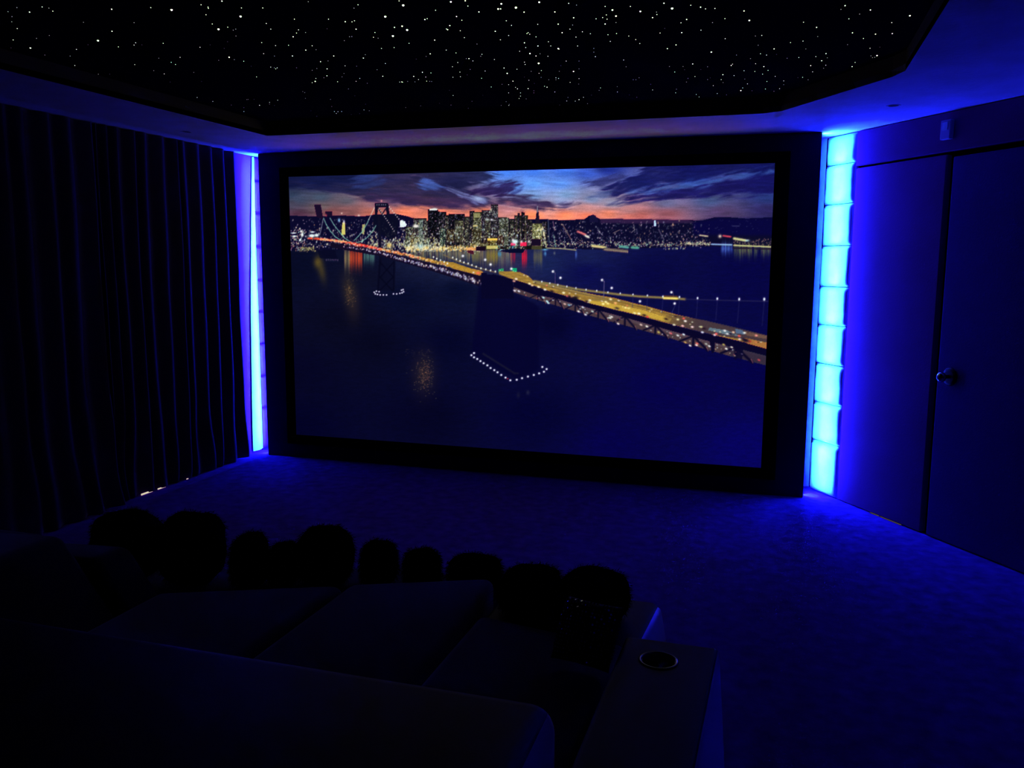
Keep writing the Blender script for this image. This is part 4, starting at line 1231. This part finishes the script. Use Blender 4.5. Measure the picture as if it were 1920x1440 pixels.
# shaggy cushions
def shaggy(cx, cy, zb, rx, ry, h, label, seed, tilt=0.0, strands=2600):
    root = empty('shaggy_cushion', (cx, cy, zb), label, 'cushion', 'black shaggy cushions in front of the sofa')
    root.rotation_euler = (0, 0, tilt)
    bm = bmesh.new()
    bmesh.ops.create_icosphere(bm, subdivisions=4, radius=1.0)
    for v in bm.verts:
        n = v.co.normalized()
        k = 1 + 0.09 * mnoise.noise(n * 1.7 + Vector((seed, 0, 0))) + 0.05 * mnoise.noise(n * 6 + Vector((0, seed, 0)))
        sq = (abs(n.x) ** 3 + abs(n.y) ** 3 + abs(n.z) ** 3) ** (-1 / 3)
        v.co = Vector((n.x * rx * sq * k, n.y * ry * sq * k, h / 2 + n.z * h / 2 * sq * k))
        v.co.z = max(v.co.z, 0.0)
    surf = [(v.co.copy(), v.normal.copy()) for v in bm.verts]
    bm.normal_update()
    surf = [(v.co.copy(), v.normal.copy()) for v in bm.verts]
    link('cushion_body', bm, M['fur'], root, smooth=True)
    rr = random.Random(seed)
    bm = bmesh.new()
    for _ in range(strands):
        co, nr = rr.choice(surf)
        co = co + Vector((rr.uniform(-1, 1), rr.uniform(-1, 1), rr.uniform(-1, 1))) * .006
        if co.z < 0.01: continue
        dr = (nr + Vector((rr.uniform(-.6, .6), rr.uniform(-.6, .6), rr.uniform(-.9, .2)))).normalized()
        L = rr.uniform(.008, .020)
        sd = dr.cross(Vector((rr.random(), rr.random(), rr.random()))).normalized() * .0013
        tip = co + dr * L + Vector((0, 0, -L * .25))
        tip.z = max(tip.z, .003)
        f = bm.faces.new((bm.verts.new(co - sd), bm.verts.new(co + sd), bm.verts.new(tip)))
    o = link('fur_pile', bm, M['fur'], root)
    o['kind'] = 'stuff'
    return root


shaggy(1.665, -3.46, 0.383, .125, .10, .255, 'leftmost black shaggy cushion of the row, nearest the curtains', 1)
shaggy(1.925, -3.42, 0.383, .112, .10, .262, 'tallest domed black shaggy cushion, second from the left of the row', 2, .3)
shaggy(2.13, -3.37, 0.383, .066, .09, .185, 'small upright black shaggy cushion, third from the left of the row', 3, .4)
shaggy(2.248, -3.33, 0.383, .052, .09, .152, 'narrow low black shaggy cushion between the small upright one and the pointed one', 10, .4)
shaggy(2.385, -3.27, 0.383, .100, .09, .205, 'pointed black shaggy cushion in the middle of the ottoman', 4, .4)
shaggy(2.575, -3.21, 0.383, .066, .09, .150, 'low black shaggy cushion just right of the ottoman middle', 5, .4)
shaggy(2.735, -3.18, 0.383, .066, .08, .128, 'flattest black shaggy cushion, next to the rounded one at the ottoman end', 6, .5)
shaggy(2.925, -3.14, 0.383, .095, .075, .115, 'rounded black shaggy cushion on the right end of the ottoman', 7, .2)
shaggy(3.215, -3.42, 0.455, .098, .13, .118, 'wide black shaggy cushion on the left half of the footrest', 8, .1)
shaggy(3.430, -3.47, 0.455, .104, .14, .150, 'bulky black shaggy cushion on the footrest beside the sequin cushion', 9, -.1)


# scatter cushions on the right seat
def pillow_bm(w, d, t, seed=1, n=18):
    bm = bmesh.new()
    layers = []
    for sgn in (1, -1):
        g = []
        for j in range(n + 1):
            row = []
            for i in range(n + 1):
                u = i / n * 2 - 1; v = j / n * 2 - 1
                e = (1 - u ** 4) * (1 - v ** 4)
                pinch = 1 - .06 * (1 - abs(u)) * 0 - .07 * (abs(v) ** 2) * (1 - u * u) * 0
                x = u * w / 2 * (1 - .08 * (1 - v * v) * u * u * 0); y = v * d / 2
                x *= 1 - .05 * (1 - v * v) * (abs(u) ** 3); y *= 1 - .05 * (1 - u * u) * (abs(v) ** 3)
                z = sgn * t / 2 * max(0, e) ** .5 + .003 * mnoise.noise(Vector((u * 3, v * 3, seed)))
                row.append(bm.verts.new((x, y, z)))
            g.append(row)
        layers.append(g)
        for j in range(n):
            for i in range(n):
                bm.faces.new((g[j][i], g[j][i + 1], g[j + 1][i + 1], g[j + 1][i]))
    bmesh.ops.remove_doubles(bm, verts=bm.verts, dist=.004)
    return bm


sq = empty('sequin_cushion', (3.500, -3.86, 0.59), 'dark cushion with glinting sequins between the shaggy cushion and armrest', 'cushion')
sq.rotation_euler = (math.radians(58), 0, math.radians(-14))
link('cushion_body', pillow_bm(.17, .17, .08, 3), M['sequin_base'], sq, smooth=True)
bm = bmesh.new(); rr = random.Random(8)
for i in range(17):
    for j in range(17):
        u = (i + .5) / 17 * 2 - 1; v = (j + .5) / 17 * 2 - 1
        e = (1 - u ** 4) * (1 - v ** 4)
        for sgn in (1, -1):
            c = Vector((u * .080, v * .080, sgn * (.040 * e ** .5 + .0035)))
            q = Vector((rr.gauss(0, .35) + u * .5, rr.gauss(0, .35) + v * .5, sgn)).normalized()
            t1 = q.orthogonal().normalized() * .0032; t2 = q.cross(t1)
            bm.faces.new([bm.verts.new(c + t1 * math.cos(a) + t2 * math.sin(a)) for a in (0, 1.05, 2.1, 3.14, 4.19, 5.24)])
o = link('sequins', bm, M['sequin'], sq); o['kind'] = 'stuff'

# ------------------------------------------------------------------ camera
cd = bpy.data.cameras.new('camera')
cam = bpy.data.objects.new('camera', cd); COL.objects.link(cam)
cam.matrix_world = Matrix(((axr[0], axu[0], -axf[0], CAM[0]), (axr[1], axu[1], -axf[1], CAM[1]), (axr[2], axu[2], -axf[2], CAM[2]), (0, 0, 0, 1)))
cd.sensor_fit = 'HORIZONTAL'; cd.sensor_width = 36; cd.lens = FPX / 1920 * 36
cd.clip_start = 0.02
scene.camera = cam

# ------------------------------------------------------------------- light
w = bpy.data.worlds.new('room_dark'); scene.world = w; w.use_nodes = True
w.node_tree.nodes['Background'].inputs['Color'].default_value = (0.2, 0.2, 1, 1)
w.node_tree.nodes['Background'].inputs['Strength'].default_value = 0.0
# added fill lamp before the screen, boosting the picture's light on the soffit
ld = bpy.data.lights.new('screen_fill', 'AREA'); ld.shape = 'RECTANGLE'; ld.size = 3.4; ld.size_y = 0.5
ld.energy = 7.0; ld.color = (0.50, 1.0, 0.16); ld.specular_factor = 0.1
lo_ = bpy.data.objects.new('screen_fill', ld); COL.objects.link(lo_)
lo_.location = (ox, -0.05, 1.95); lo_.rotation_euler = (math.radians(-90), 0, 0)

scene.cycles.max_bounces = 8
scene.cycles.diffuse_bounces = 5
scene.cycles.sample_clamp_indirect = 60
